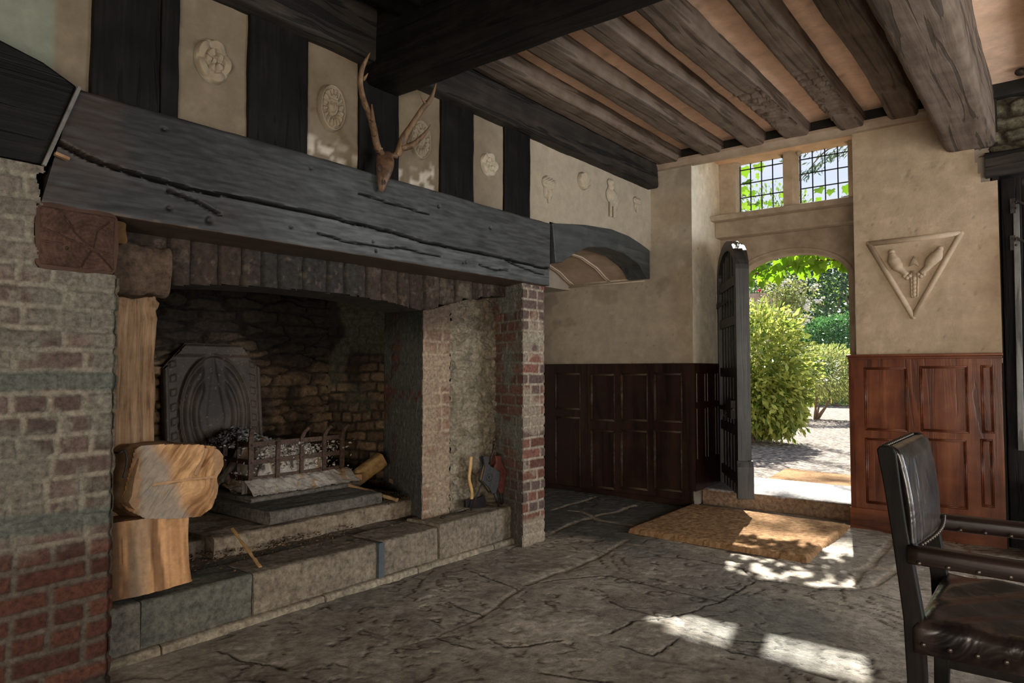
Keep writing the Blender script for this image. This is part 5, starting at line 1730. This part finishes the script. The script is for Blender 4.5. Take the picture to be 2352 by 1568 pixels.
leaf(0.0, 0.045, 0.0, doorwood('z'), 'boards')
leaf(-0.035, -0.0, 0.02, doorwood('z'), 'outer_boards')
# frame ring on the inner face
m = MB(); N = 24
for k in range(N):
    s0, s1 = [LEN / 2 - (LEN / 2) * math.cos(math.pi * q / N) for q in (k, k + 1)]
    i0, i1 = [LEN / 2 - (LEN / 2 - 0.085) * math.cos(math.pi * q / N) for q in (k, k + 1)]
    zo0, zo1 = door_top(s0), door_top(s1)
    f = lambda s: ZS + (ZA - .085) * math.sqrt(max(0, 1 - ((s - LEN / 2) / (LEN / 2 - .085)) ** 2))
    m.prism([DP(s0, zo0, .045), DP(s1, zo1, .045), DP(i1, f(i1), .045), DP(i0, f(i0), .045)], DP(0, 0, .075) - DP(0, 0, .045))
for a, b in ((0.0, 0.085), (LEN - .085, LEN)):
    m.prism([DP(a, ZB, .045), DP(b, ZB, .045), DP(b, ZS, .045), DP(a, ZS, .045)], DP(0, 0, .075) - DP(0, 0, .045))
m.build('door_frame', doorwood('z'), door)
for z in (0.30, 0.70, 1.18, 1.62, 1.95):
    m = MB(); m.prism([DP(0.08, z - .04, .045), DP(LEN - .08, z - .04, .045), DP(LEN - .08, z + .04, .045), DP(0.08, z + .04, .045)], DP(0, 0, .068) - DP(0, 0, .045))
    m.build('ledge', doorwood('x'), door, bevel=0.003)
m = MB()
for s in (0.22, 0.36, 0.50, 0.64, 0.78): m.prism([DP(s - .008, ZB, .045), DP(s + .008, ZB, .045), DP(s + .008, door_top(s) - .1, .045), DP(s - .008, door_top(s) - .1, .045)], DP(0, 0, .054) - DP(0, 0, .045))
m.build('cover_strips', doorwood('z'), door)
# shaped foot on the free edge
m = MB(); m.prism([DP(LEN - .03, ZB, -.045), DP(LEN + .018, ZB, -.045), DP(LEN + .018, 0.42, -.045), DP(LEN + .002, 0.47, -.045), DP(LEN - .03, 0.47, -.045)], DP(0, 0, .085) - DP(0, 0, -.045))
m.build('edge_block', doorwood('z'), door, bevel=0.004)
for z in (0.86, 1.80):
    m = MB(); m.prism([DP(0.0, z - .02, .076), DP(0.55, z - .012, .076), DP(0.60, z, .076), DP(0.55, z + .012, .076), DP(0, z + .02, .076)], DP(0, 0, .082) - DP(0, 0, .076))
    m.tube([DP(-.01, z - .05, .06), DP(-.01, z + .05, .06)], 0.014, 8)
    m.build('strap_hinge', IRON, door)
m = MB(); m.prism([DP(0.60, 0.80, .075), DP(0.86, 0.80, .075), DP(0.86, 0.95, .075), DP(0.60, 0.95, .075)], DP(0, 0, .11) - DP(0, 0, .075))
m.tube([DP(0.52, 0.90, .10), DP(0.92, 0.88, .10)], 0.010, 8); m.tube(smooth_path([DP(0.66, 0.84, .11), DP(0.67, 0.80, .14), DP(0.72, 0.78, .14), DP(0.76, 0.82, .12)], 4), 0.007, 8)
m.build('door_latch', IRON, door)


# ------------------------------------------------------------------ mats
def mat_obj(name, corners, th, z, label, cat, seed, c0, c1):
    c = [np.array(p) for p in corners]     # nw, ne, se, sw
    n = 150
    s = np.linspace(0, 1, n)
    A, B = np.meshgrid(s, s, indexing='ij')
    P = (1 - A)[..., None] * (1 - B)[..., None] * c[3] + A[..., None] * (1 - B)[..., None] * c[2] + A[..., None] * B[..., None] * c[1] + (1 - A)[..., None] * B[..., None] * c[0]
    e = np.minimum(np.minimum(A, 1 - A), np.minimum(B, 1 - B)) * 1.2
    rr = 0.03
    zz = z + th * np.sqrt(np.clip(1 - np.clip((rr - e) / rr, 0, 1) ** 2, 0, 1)) + 0.007 * (fbm(np.stack([P[..., 0] * 90, P[..., 1] * 90, 0 * A + seed], -1), 3) - .5)
    jit = 0.010 * (vnoise(np.stack([P[..., 0] * 70, P[..., 1] * 70, 0 * A + 3], -1)) - .5)
    V = np.stack([P[..., 0] + jit, P[..., 1] + jit, zz], -1)
    low = V.copy(); low[..., 2] = z
    Vt = V.reshape(-1, 3)
    idx = np.arange(n * n).reshape(n, n)
    F = grid_faces(n, n)
    bd = np.r_[idx[0, :], idx[1:, -1], idx[-1, -2::-1], idx[-2:0:-1, 0]]
    lowV = Vt[bd].copy(); lowV[:, 2] = z - 0.002
    k = len(bd)
    F2 = np.array([[bd[i], bd[(i + 1) % k], n * n + (i + 1) % k, n * n + i] for i in range(k)])
    Va = np.vstack([Vt, lowV])
    nz = fbm(np.stack([Va[:, 0] * 45, Va[:, 1] * 45, Va[:, 2] * 45], -1), 4)
    col = lerp(c0, c1, np.clip(nz * 1.6 - .3, 0, 1))
    return tag(mk(name, Va, np.vstack([F, F2]), COIR, None, col), label, cat)


COIR = vcol('coir', 0.95, 0.1, 180, 1.0, 0.012, 0.45, 500)
mat_obj('doormat', [(-2.545, 5.77), (-1.262, 5.735), (-1.248, 4.55), (-2.52, 4.585)], 0.038, 0.006, 'large brown coir doormat on the flagstones inside the door', 'doormat', 1, (0.25, 0.13, 0.06), (0.66, 0.41, 0.22))
mat_obj('doormat', [PX(1803, 1074, z=0.10)[:2], PX(1975, 1092, z=0.10)[:2], PX(1985, 1128, z=0.10)[:2], PX(1752, 1103, z=0.10)[:2]], 0.03, 0.070, 'small coir doormat outside the doorway on the threshold edge', 'doormat', 2, (0.30, 0.17, 0.08), (0.55, 0.34, 0.18))

# ------------------------------------------------------------------ right edge: posts, lintel, rubble
pr = beam('timber_post', (-0.225, 5.90, 0.0), (-0.225, 5.90, 2.52), 0.12, 0.14, oak_black('z'), up=(0, 1, 0), r=0.01, seg=0.05, side=0.03, amp=0.006, fs=5, seed=71)
tag(pr, 'black oak post standing beside the end of the right-hand panelling', 'post')
lt_ = beam('lintel_beam', (-0.36, 5.93, 2.63), (1.6, 5.90, 2.63), 0.28, 0.17, oak_plate('x'), r=0.02, seg=0.05, side=0.03, amp=0.008, fs=5, seed=72)
tag(lt_, 'dark brown timber lintel at the far right under the rubble wall', 'beam')
ru_ = panel('wall_right', (-0.40, 5.86, 2.70), (1, 0, 0), (0, 0, 1), 2.0, 0.50, 0.012, rubble_fn(lambda U, V, k, r1, r2: mixc(lerp((0.10, 0.09, 0.06), (0.26, 0.23, 0.15), r1), (0.06, 0.05, 0.035), 1 - k), 41, 0.2, 0.1), STONE)
tag(ru_, 'mossy rubble stonework above the lintel at the far right', kind='structure')
tag(MB().box(-0.16, 1.7, 6.45, 6.5, 0, 2.6).build('wall_right', DARKWALL), kind='structure')
tag(MB().box(-0.34, -0.29, 5.86, 6.7, 0, 3.2).build('wall_far', DARKWALL), kind='structure')
ru2 = panel('wall_right', (0.0, 6.05, 0.9), (1, 0, 0), (0, 0, 1), 1.4, 1.66, 0.02, rubble_fn(lambda U, V, k, r1, r2: mixc(lerp((0.08, 0.07, 0.05), (0.20, 0.17, 0.12), r1), (0.05, 0.04, 0.03), 1 - k), 42, 0.22, 0.1), STONE)
tag(ru2, 'rubble masonry under the lintel at the far right edge', kind='structure')
GREYW = wood('grey_plank', (0.06, 0.06, 0.055), (0.13, 0.13, 0.12), (0.22, 0.22, 0.20), 'z', 0.45, 0.5, 0.8, 0.4)
pk = empty('plank_door', (-0.10, 5.80, 0.0), 'narrow grey plank door edge with black iron hinges at the right edge', 'door')
m = MB(); m.bar(PX(2334, 470, y=5.84), PX(2346, 1035, y=5.70), 0.035, 0.05, (0, 1, 0)); m.build('edge_plank', GREYW, pk, bevel=0.003)
m = MB(); m.bar(PX(2352, 455, y=5.86) + (.1, 0, 0), PX(2352, 1035, y=5.76) + (.1, 0, 0), 0.16, 0.03, (0, 1, 0)); m.build('plank_leaf', GREYW, pk)
for v0 in (455, 540):
    m = MB(); q = PX(2334, v0, y=5.80); m.bar(q + (-.02, 0, 0), q + (-.02, 0, -.10), 0.03, 0.014, (0, 1, 0)); m.tube([q + (0, -.02, -.02), q + (.10, -.02, -.09)], 0.009, 8); m.ball(q + (0.0, -.02, -.03), 0.008); m.ball(q + (0, -.02, -.07), 0.008)
    m.build('hinge', IRON, pk)
ch = empty('oak_chest', (0.15, 5.80, 0.0), 'dark blue-grey chest in the shadow at the far right edge', 'chest')
CHM = plain('blue_chest', (0.012, 0.018, 0.024), (0.03, 0.04, 0.05), 0.4, 0.5, 0, 6, 0.2)
m = MB(); m.box(-0.10, 0.75, 5.45, 5.86, 0.0, 0.40).build('body', CHM, ch, bevel=0.006)
m = MB(); m.box(-0.115, 0.765, 5.43, 5.86, 0.405, 0.47).build('lid', CHM, ch, bevel=0.01)
# wall sconce peeking in at the top right
q = PX(2345, 165, y=5.6)
m = MB(); m.ball(q, 0.035, 12, 8, (1, 1, .7)); m.tube([q + (0, 0, 0.03), q + (0, .03, .10), q + (.0, .20, .11)], 0.008, 8); m.ball(q + (0, .0, .075), 0.035, 12, 8, (1, 1, .6))
tag(m.build('iron_sconce', IRON, smooth=True), 'small black iron fitting at the top right edge beside the girder', 'sconce')

# ------------------------------------------------------------------ armchair
chair = empty('armchair', (-0.15, 2.75, 0.0), 'old black leather armchair with studded arms, seen from its side at the right', 'chair')
CW = wood('chair_oak', (0.005, 0.004, 0.004), (0.010, 0.008, 0.007), (0.02, 0.016, 0.013), 'z', 0.5, 0.10, 0.8, 0.2, 0.2)
CWX = wood('arm_oak', (0.010, 0.006, 0.005), (0.022, 0.012, 0.010), (0.045, 0.027, 0.021), 'x', 0.32, 0.4, 0.8, 0.2, 0.2)
LEA, lnt, lb__ = M_('worn_leather')
lv = coords(lnt)
l1 = noise_node(lnt, lv, 5.0, 5, 0.6, 0.5); l2 = noise_node(lnt, lv, 90, 5, 0.6); l3 = noise_node(lnt, lv, 6.5, 3, 0.5, 1.2)
lnt.links.new(ramp(lnt, l1.outputs[0], [(0.35, (0.006, 0.005, 0.005)), (0.52, (0.018, 0.011, 0.009)), (0.7, (0.06, 0.04, 0.03))]), lb__.inputs['Base Color'])
lb__.inputs['Roughness'].default_value = 0.30
lb__.inputs['Coat Weight'].default_value = 0.35
lb__.inputs['Coat Roughness'].default_value = 0.22
bump(lnt, lb__, [(l2.outputs[0], 0.15, 0.001), (l3.outputs[0], 0.45, 0.03)])
STUD = plain('brass_stud', (0.05, 0.045, 0.04), (0.12, 0.10, 0.08), 0.35, 0.5, 0.8)
NY, FYc = 2.45, 3.03


def post_poly(pxs, y, dep):
    P = [PX(u, v, y=y) for u, v in pxs]
    return MB().prism(P, (0, dep, 0))


# near rear post
nl = [(2013, 1032), (2030, 1120), (2046, 1220), (2062, 1330), (2074, 1420), (2083, 1568)]
nr = [(2058, 1042), (2068, 1120), (2083, 1220), (2103, 1330), (2120, 1420), (2128, 1568)]
def leg_ext(P0, P1): d = P1 - P0; return P1 + d * ((P1[2] - 0.0) / (P0[2] - P1[2]))
L_ = [PX(u, v, y=NY) for u, v in nl]; R_ = [PX(u, v, y=NY) for u, v in nr]
L_.append(np.array([L_[-1][0] - .004, NY, 0.0])); R_.append(np.array([R_[-1][0] - .010, NY, 0.0]))
top = [PX(2020, 1024, y=NY), PX(2040, 1024, y=NY), PX(2052, 1030, y=NY)]
MB().prism(L_[::-1] + top + R_, (0, 0.045, 0)).build('rear_leg', CW, chair, bevel=0.004)
dx = 0.0
sc_ = FYc - NY
L2 = [p + (0, sc_, 0) for p in L_]; R2 = [p + (0, sc_, 0) for p in R_]; top2 = [p + (0, sc_, 0) for p in top]
MB().prism(L2[::-1] + top2 + R2, (0, 0.045, 0)).build('rear_leg', CW, chair, bevel=0.004)
# front legs
for y in (NY - .01, FYc + .03):
    m = MB(); m.box(0.105, 0.155, y, y + .05, 0.0, 0.60); m.build('front_leg', CW, chair, bevel=0.005)
# arms
for y, nm in ((NY - .012, 'n'), (FYc + .0, 'f')):
    x0_ = -0.375 if nm == 'n' else -0.40
    V, F = beam('arm', (x0_, y + .02, 0.636), (0.17, y + .02 + (0.05 if nm == 'f' else -0.01), 0.628), 0.062, 0.058, None, r=0.018, seg=0.03, side=0.02, amp=0.002, build=False)
    arm = mk('arm', V, F, CWX, chair)
    m = MB()
    studs('stud', [(x0_ + 0.03 + k * 0.075, y + dy_, 0.618) for k in range(7) for dy_ in (-0.012, 0.052)], 0.0075, STUD, arm, (1, .6, 1))


# back rest: leather stretched between the posts
def bx_at(z):   # front face of the posts at height z
    zz = np.array([p[2] for p in R_])[::-1]; xx = np.array([p[0] for p in R_])[::-1]
    return np.interp(z, zz, xx)


n1_, n2_ = 34, 30
V = []
for i in range(n1_ + 1):
    s = i / n1_
    for j in range(n2_ + 1):
        t = j / n2_
        y = NY + 0.02 + t * (FYc - NY + 0.005)
        if s < 0.85:
            z = 0.655 + s / 0.85 * 0.275
            off = 0.012 + 0.020 * math.sin(math.pi * t) * (1 - s * 0.4) + 0.010 * math.sin(math.pi * min(1, s / 0.85))
            x = bx_at(z) + off
        else:
            a = (s - 0.85) / 0.15 * math.pi
            z = 0.930 + 0.028 * math.sin(a)
            x = bx_at(0.93) - 0.018 + 0.030 * math.cos(a)
        V.append((x, y, z))
F = [(i * (n2_ + 1) + j, i * (n2_ + 1) + j + 1, (i + 1) * (n2_ + 1) + j + 1, (i + 1) * (n2_ + 1) + j) for i in range(n1_) for j in range(n2_)]
bo = mk('backrest', V, F, LEA, chair)
sdf = bo.modifiers.new('solid', 'SOLIDIFY'); sdf.thickness = 0.02; sdf.offset = -1
studs('stud', [(bx_at(0.93) - .040, NY + 0.03 + k * 0.030, 0.958) for k in range(19)] + [(bx_at(0.665) + .028 + 0.018 * math.sin(math.pi * k / 18), NY + 0.03 + k * 0.030, 0.662) for k in range(19)], 0.0075, STUD, bo)
MB().box(bx_at(0.66) - .045, bx_at(0.66) - .01, NY + .03, FYc + .01, 0.64, 0.69).build('back_rail', CW, chair)
# seat
n1_, n2_ = 44, 44
V = []
for i in range(n1_ + 1):
    for j in range(n2_ + 1):
        s, t = i / n1_, j / n2_
        x = -0.365 + s * 0.52; y = NY - 0.012 + t * (FYc - NY + 0.075)
        e = min(s, 1 - s, t, 1 - t)
        z = 0.418 + 0.034 * math.sqrt(max(0, 1 - max(0, (0.10 - e) / 0.10) ** 2)) - 0.020 * math.exp(-((s - .5) ** 2 + (t - .5) ** 2) * 7)
        z += 0.007 * math.sin(26 * (t * 0.55 - s * 0.75) + 4 * s * t) * math.exp(-((s - 0.25) ** 2) * 7) * min(1, e * 12)
        V.append((x, y, z))
F = [(i * (n2_ + 1) + j, (i + 1) * (n2_ + 1) + j, (i + 1) * (n2_ + 1) + j + 1, i * (n2_ + 1) + j + 1) for i in range(n1_) for j in range(n2_)]
w_ = n2_ + 1
bd = [i * w_ for i in range(n1_ + 1)] + [n1_ * w_ + j for j in range(1, w_)] + [i * w_ + n2_ for i in range(n1_ - 1, -1, -1)] + [j for j in range(n2_ - 1, 0, -1)]
b0 = len(V)
for k in bd: V.append((V[k][0], V[k][1], 0.345))
for i in range(len(bd)): F.append((bd[i], b0 + i, b0 + (i + 1) % len(bd), bd[(i + 1) % len(bd)]))
F.append([b0 + i for i in range(len(bd))])
se = mk('seat', V, F, LEA, chair)
studs('stud', [(-0.34 + k * 0.068, NY - 0.015, 0.375) for k in range(8)], 0.0075, STUD, se, (1, .6, 1))
for y in (NY + .01, FYc + .02):
    MB().box(-0.37, 0.12, y, y + .022, 0.10, 0.135).build('stretcher', CW, chair)

# ------------------------------------------------------------------ outdoors
GZ = 0.07
gm, gnt_, gb_ = M_('gravel')
gv = coords(gnt_)
vo = nd(gnt_, 'ShaderNodeTexVoronoi'); vo.inputs['Scale'].default_value = 24; gnt_.links.new(gv, vo.inputs['Vector'])
gsp = nd(gnt_, 'ShaderNodeSeparateColor'); gnt_.links.new(vo.outputs['Color'], gsp.inputs[0])
gnt_.links.new(ramp(gnt_, gsp.outputs[0], [(0.0, (0.03, 0.023, 0.018)), (0.5, (0.11, 0.085, 0.068)), (1.0, (0.32, 0.26, 0.21))]), gb_.inputs['Base Color'])
gb_.inputs['Roughness'].default_value = 0.9
bump(gnt_, gb_, [(vo.outputs['Distance'], 1.0, 0.03)])
m = MB(); m.box(-40, 20, 6.92, 32, GZ - .2, GZ)
tag(m.build('ground', gm), 'pale gravel drive outside the doorway', kind='structure')
lw = MB(); lw.box(-60, 20, 24, 60, GZ, GZ + .015)
tag(lw.build('lawn', plain('grass', (0.12, 0.20, 0.03), (0.25, 0.33, 0.06), 0.9, 0.2, 0, 20, 0.5)), 'bright green lawn beyond the gravel drive', 'lawn', kind='stuff')


def foliage(name, cents, size, mat, parent, seed, dirs=None, wr=0.42, droop=0.3):
    r = np.random.default_rng(seed)
    n = len(cents)
    a = r.normal(0, 1, (n, 3))
    if dirs is not None: a = a * 0.6 + dirs
    a[:, 2] -= droop
    a /= np.linalg.norm(a, axis=1)[:, None]
    b = np.cross(a, r.normal(0, 1, (n, 3))); b /= np.linalg.norm(b, axis=1)[:, None] + 1e-9
    c = np.cross(a, b)
    s = (size * r.uniform(0.6, 1.3, n))[:, None]
    V = np.stack([cents, cents + a * s * 0.5 + b * s * wr * .5 + c * s * .08, cents + a * s, cents + a * s * 0.5 - b * s * wr * .5 + c * s * .08], 1).reshape(-1, 3)
    F = (np.arange(n)[:, None] * 4 + np.arange(4)[None]).astype(int)
    cc = np.repeat(r.uniform(0, 1, n), 4)[:, None] * np.ones(3)
    return mk(name, V, F, mat, parent, cc, False)


def blob(n, c, rad, seed, shell_=0.55, nz=0.25, fs=2.0):
    r = np.random.default_rng(seed)
    d = r.normal(0, 1, (n, 3)); d /= np.linalg.norm(d, axis=1)[:, None]
    k = shell_ + (1 - shell_) * r.uniform(0, 1, n) ** 0.6
    k = k * (1 + nz * 2 * (fbm(d * fs + seed, 3) - .5))
    return np.array(c) + d * k[:, None] * np.array(rad), d


def at_dist(u, v, y): return PX(u, v, y=y)


YG = leafmat('leaf_yellowgreen', (0.10, 0.17, 0.02), (0.60, 0.62, 0.15), 0.5)
MG = leafmat('leaf_mid', (0.10, 0.17, 0.025), (0.26, 0.36, 0.06), 0.45)
DG = leafmat('leaf_yew', (0.035, 0.08, 0.04), (0.09, 0.15, 0.075), 0.3)
HG = leafmat('leaf_hedge', (0.045, 0.13, 0.04), (0.11, 0.25, 0.07), 0.35)
LG = leafmat('leaf_vine', (0.10, 0.21, 0.008), (0.24, 0.42, 0.02), 0.62)
PG = leafmat('leaf_pale', (0.17, 0.22, 0.055), (0.38, 0.40, 0.15), 0.45)
BARK = plain('bark', (0.14, 0.10, 0.07), (0.30, 0.22, 0.16), 0.9, 0.2, 0, 20, 0.5)


def shrub(name, cx_, cy_, rad, zc, n, size, mat, label, cat, seed, trunk=True, wr=0.42, group=None, extra=None, shell_=0.55, nz=0.25, fs=2.0):
    e = empty(name, (cx_, cy_, GZ), label, cat, group)
    P, D = blob(n, (cx_, cy_, zc), rad, seed, shell_, nz, fs)
    if extra:
        for (c, r_, k) in extra:
            p2, d2 = blob(k, c, r_, seed + 5, shell_); P = np.vstack([P, p2]); D = np.vstack([D, d2])
    keep = P[:, 2] > GZ + 0.10
    foliage('foliage', P[keep], size, mat, e, seed, D[keep] * 0.8, wr)
    m = MB(); rr = np.random.default_rng(seed)
    for k in range(5):
        m.tube(smooth_path([(cx_ + rr.uniform(-.05, .05), cy_, GZ - .02), (cx_ + rr.uniform(-.3, .3) * rad[0], cy_ + rr.uniform(-.3, .3) * rad[1], GZ + (zc - GZ) * .6), (cx_ + rr.uniform(-.7, .7) * rad[0], cy_ + rr.uniform(-.5, .5) * rad[1], zc + rad[2] * .5)], 4), [0.03 * rad[2] + .01, 0.006], 6)
    m.build('stems', BARK, e, smooth=True)
    return e


p = at_dist(1740, 860, 11.0)
shrub('garden_shrub', p[0] - .12, 11.0, (0.98, 0.9, 1.05), 1.20, 9500, 0.12, YG, 'big yellow-green shrub just outside on the left of the doorway', 'shrub', 11, extra=[((p[0] + .15, 11.0, 0.75), (0.55, 0.6, 0.6), 3000)], nz=0.42, fs=3.2, shell_=0.4)
p = at_dist(1895, 850, 17.0)
shrub('garden_shrub', p[0] - .2, 17.0, (1.25, 1.0, 0.62), 1.15, 7000, 0.09, PG, 'low pale yellow spreading shrub with bare twisted stems below, in mid drive', 'shrub', 12)
p = at_dist(1930, 850, 27.0)
shrub('clipped_hedge', p[0] + .5, 27.0, (3.4, 2.0, 1.75), 1.45, 26000, 0.11, HG, 'rounded clipped green hedge behind the pale shrub', 'hedge', 13, wr=0.6, shell_=0.88)
p = at_dist(1900, 900, 25.0)
shrub('flower_border', p[0] + 0.8, 23.6, (2.6, 0.5, 0.55), 0.42, 5000, 0.10, leafmat('leaf_border', (0.05, 0.13, 0.04), (0.42, 0.36, 0.06), 0.35), 'low dark green border dotted with yellow flowers at the lawn edge', 'plants', 14)
p = at_dist(1900, 650, 34.0)
shrub('yew_tree', p[0] + .5, 34.0, (4.6, 3.0, 4.4), 4.0, 22000, 0.22, DG, 'dark yew tree rising behind the clipped hedge', 'tree', 15, wr=0.5)
p = at_dist(1740, 500, 30.0)
shrub('yew_tree', p[0] - 2.6, 40.5, (3.6, 3.0, 5.0), 7.0, 5000, 0.22, MG, 'mid green tree seen through the left window light', 'tree', 16, wr=0.5)


# conifer boughs behind the right-hand window light
e = empty('conifer_tree', (1.5, 15.0, GZ), 'conifer with drooping boughs seen through the right window light', 'tree')
rr = np.random.default_rng(21); pts = []; dr = []
m = MB()
tx, ty = PX(2010, 380, y=15.0)[:2]
e.location = (tx, ty, GZ); BASE[e] = np.array((tx, ty, GZ))
m.tube([(tx, ty, GZ), (tx, ty, 9.5)], [0.22, 0.05], 8)
for k in range(46):
    z0_ = rr.uniform(4.4, 8.8); an = rr.uniform(0, 2 * math.pi); ln = rr.uniform(0.9, 2.3)
    q0 = np.array([tx, ty, z0_]); q1 = q0 + (math.cos(an) * ln * .6, math.sin(an) * ln * .6, 0.12); q2 = q0 + (math.cos(an) * ln, math.sin(an) * ln, -0.35)
    m.tube(smooth_path([q0, q1, q2], 4), [0.03, 0.006], 5)
    for q in range(150):
        t = rr.uniform(0.25, 1.0); pnt = (1 - t) ** 2 * q0 + 2 * t * (1 - t) * q1 + t * t * q2
        pts.append(pnt + rr.normal(0, 0.07, 3)); dr.append((math.cos(an), math.sin(an), -0.7))
foliage('foliage', np.array(pts), 0.13, DG, e, 22, np.array(dr), 0.25)
m.build('trunk_and_boughs', BARK, e, smooth=True)

# climbing vine over the doorway ---------------------------------------
vine = empty('climbing_vine', (-2.6, 7.05, GZ), 'bright green climbing vine hanging over the outside of the doorway', 'vine')
m = MB(); rr = np.random.default_rng(31)
vy = 7.25
st1 = [PX(1722, 628, y=vy) + (-.4, 0, 0), PX(1735, 628, y=vy), PX(1790, 616, y=vy), PX(1860, 598, y=vy), PX(1930, 595, y=vy), PX(1960, 600, y=vy) + (.3, 0, .1)]
st2 = [(-2.85, 7.05, GZ), (-2.85, 7.05, 1.6), (-2.8, 7.1, 2.45), (-2.5, 7.15, 2.62), (-2.1, 7.2, 2.72), (-1.6, 7.2, 2.70), (-1.1, 7.2, 2.82)]
st3 = [(-2.8, 7.1, 2.4), (-2.78, 7.1, 2.8), (-2.72, 7.05, 3.3), (-2.6, 7.05, 3.7)]
st4 = [(-2.5, 7.15, 2.62), (-2.2, 7.2, 2.45), (-1.9, 7.25, 2.50), (-1.5, 7.3, 2.42)]
for s in (st1, st2, st3, st4): m.tube(smooth_path(s, 6), [0.016, 0.008] if s is st1 else [0.025, 0.012], 7)
m.build('stem', plain('vine_stem', (0.10, 0.05, 0.03), (0.18, 0.10, 0.06), 0.8), vine, smooth=True)
LOB = [(0, 0), (0.30, -0.10), (0.52, 0.12), (0.40, 0.32), (0.62, 0.62), (0.30, 0.62), (0, 1.05), (-0.30, 0.62), (-0.62, 0.62), (-0.40, 0.32), (-0.52, 0.12), (-0.30, -0.10)]


def lobed(name, C, sizes, mat, parent, seed, tilt=0.5):
    r = np.random.default_rng(seed); V = []; F = []; cc = []
    for c, s in zip(C, sizes):
        d = np.array([r.normal(0, .5), r.normal(0, .5), -1.0 + r.normal(0, .3)]); d /= np.linalg.norm(d)
        nrm = np.array([r.normal(0, tilt), -1.0, r.normal(0.3, tilt)]); a = np.cross(d, nrm); a /= np.linalg.norm(a)
        w = np.cross(a, d)
        b = len(V)
        V.append(c + d * s * 0.35)
        for (x, y) in LOB: V.append(c + a * x * s + d * y * s + w * s * (0.10 * abs(x) * 2 - 0.05))
        k = len(LOB)
        F += [(b, b + 1 + i, b + 1 + (i + 1) % k) for i in range(k)]
        cc += [r.uniform(0, 1)] * (k + 1)
    return mk(name, V, np.array(F), mat, parent, np.array(cc)[:, None] * np.ones(3), False)


C = []; S = []
for k in range(230):
    x = rr.uniform(-2.95, -0.9); low = 2.24 + 0.06 * ((x + 1.9) / 0.9) - 0.30 * sstep(-2.05, -2.6, np.array(x)) * rr.uniform(0, 1)
    C.append((x, rr.uniform(7.12, 7.40), low + rr.uniform(0.0, 0.62) ** 1.0)); S.append(rr.uniform(0.07, 0.13))
for k in range(110):
    x = rr.uniform(-2.9, -1.0); C.append((x, rr.uniform(7.15, 7.35), 2.19 + 0.05 * ((x + 1.9) / .9) + rr.uniform(0, 0.22))); S.append(rr.uniform(0.08, 0.13))
for k in range(50):
    x = rr.uniform(-2.95, -2.38); C.append((x, rr.uniform(7.0, 7.3), rr.uniform(2.9, 3.75))); S.append(rr.uniform(0.07, 0.12))
for k in range(9):
    x = rr.uniform(-2.3, -1.0); C.append((x, rr.uniform(7.05, 7.3), rr.uniform(2.85, 3.02))); S.append(rr.uniform(0.05, 0.10))
lobed('leaves', np.array(C), S, LG, vine, 33)

# white rose bush and a red rose
rs_ = empty('rose_bush', (-3.3, 12.6, GZ), 'straggly rose bush with white blossom clusters outside the door', 'rose bush')
ry = 12.6; m = MB(); lc = []
heads = [(1873, 660), (1880, 690), (1832, 668), (1845, 688), (1850, 700), (1852, 707), (1854, 733), (1822, 716), (1840, 745), (1812, 715), (1800, 650), (1845, 640)]
base = PX(1745, 700, y=ry)
root = np.array([base[0], ry, GZ]); rs_.location = root; BASE[rs_] = root.copy()
for k, (u, v) in enumerate(heads):
    hpt = PX(u, v, y=ry + rr.uniform(-.2, .2)); mid = (PX(1770, 720, y=ry) + hpt) / 2 + (0, 0, .10)
    pth = smooth_path([root, (root + mid) / 2 + (rr.uniform(-.15, .15), 0, .25), mid, hpt], 5)
    m.tube(pth, [0.012, 0.003], 6)
    for q in pth[6:]:
        for z in range(9): lc.append(q + rr.normal(0, .07, 3))
    bm = MB()
    for z in range(16): bm.ball(hpt + rr.normal(0, .038, 3), rr.uniform(.016, .028), 6, 4, (1, 1, .7))
    bm.build('blossom', plain('white_petal', (0.75, 0.70, 0.66), (0.92, 0.88, 0.84), 0.7), rs_, smooth=True)
for k in range(26):
    t0 = PX(rr.uniform(1728, 1840), rr.uniform(640, 720), y=ry + .3)
    m.tube(smooth_path([root, (root + t0) / 2 + (rr.uniform(-.2, .2), .1, 0), t0], 5), [0.008, 0.002], 5)
    for z in range(22): lc.append(t0 + rr.normal(0, .10, 3))
m.build('canes', BARK, rs_, smooth=True)
foliage('foliage', np.array(lc), 0.075, PG, rs_, 41, None, 0.5)
rd = PX(1744, 667, y=12.0)
rb = empty('red_rose', (rd[0] + .12, 12.0, GZ), 'single red rose on a thin stem left of the white blossoms', 'rose')
m = MB(); m.tube(smooth_path([(rd[0] + .12, 12.0, GZ), (rd[0] + .10, 12.0, 1.3), rd], 5), 0.004, 6); m.build('stem', BARK, rb)
m = MB()
for z in range(16): m.ball(rd + rr.normal(0, .012, 3), .014, 7, 5, (1, 1, 1.2))
m.build('blossom', plain('red_petal', (0.40, 0.01, 0.05), (0.6, 0.03, 0.09), 0.6), rb, smooth=True)
# garden wall glimpsed behind the roses
gwp = PX(1745, 690, y=14.0)
m = MB(); m.box(gwp[0] - 3.5, gwp[0] + 0.35, 14.0, 14.3, GZ - .05, 2.75)
tag(m.build('garden_wall', plain('pink_brick', (0.34, 0.22, 0.17), (0.50, 0.36, 0.28), 0.9, 0.2, 0, 8, 0.4)), 'pinkish garden wall behind the rose bush', 'wall')
# background trees closing the garden
for k, (bx_, by_, r_, h_, lab) in enumerate(((-22, 48, 7, 9, 'broad dark tree at the left end of the garden'), (-9, 52, 7, 8, 'broad dark tree in the middle of the far garden'), (-33, 40, 4.0, 5, 'smaller dark tree at the far left of the garden'))):
    shrub('background_tree', bx_, by_, (r_, 3, h_ * .6), h_ * .55, 9000, 0.45, DG, lab, 'tree', 51 + k, wr=0.6, group='trees closing the garden')
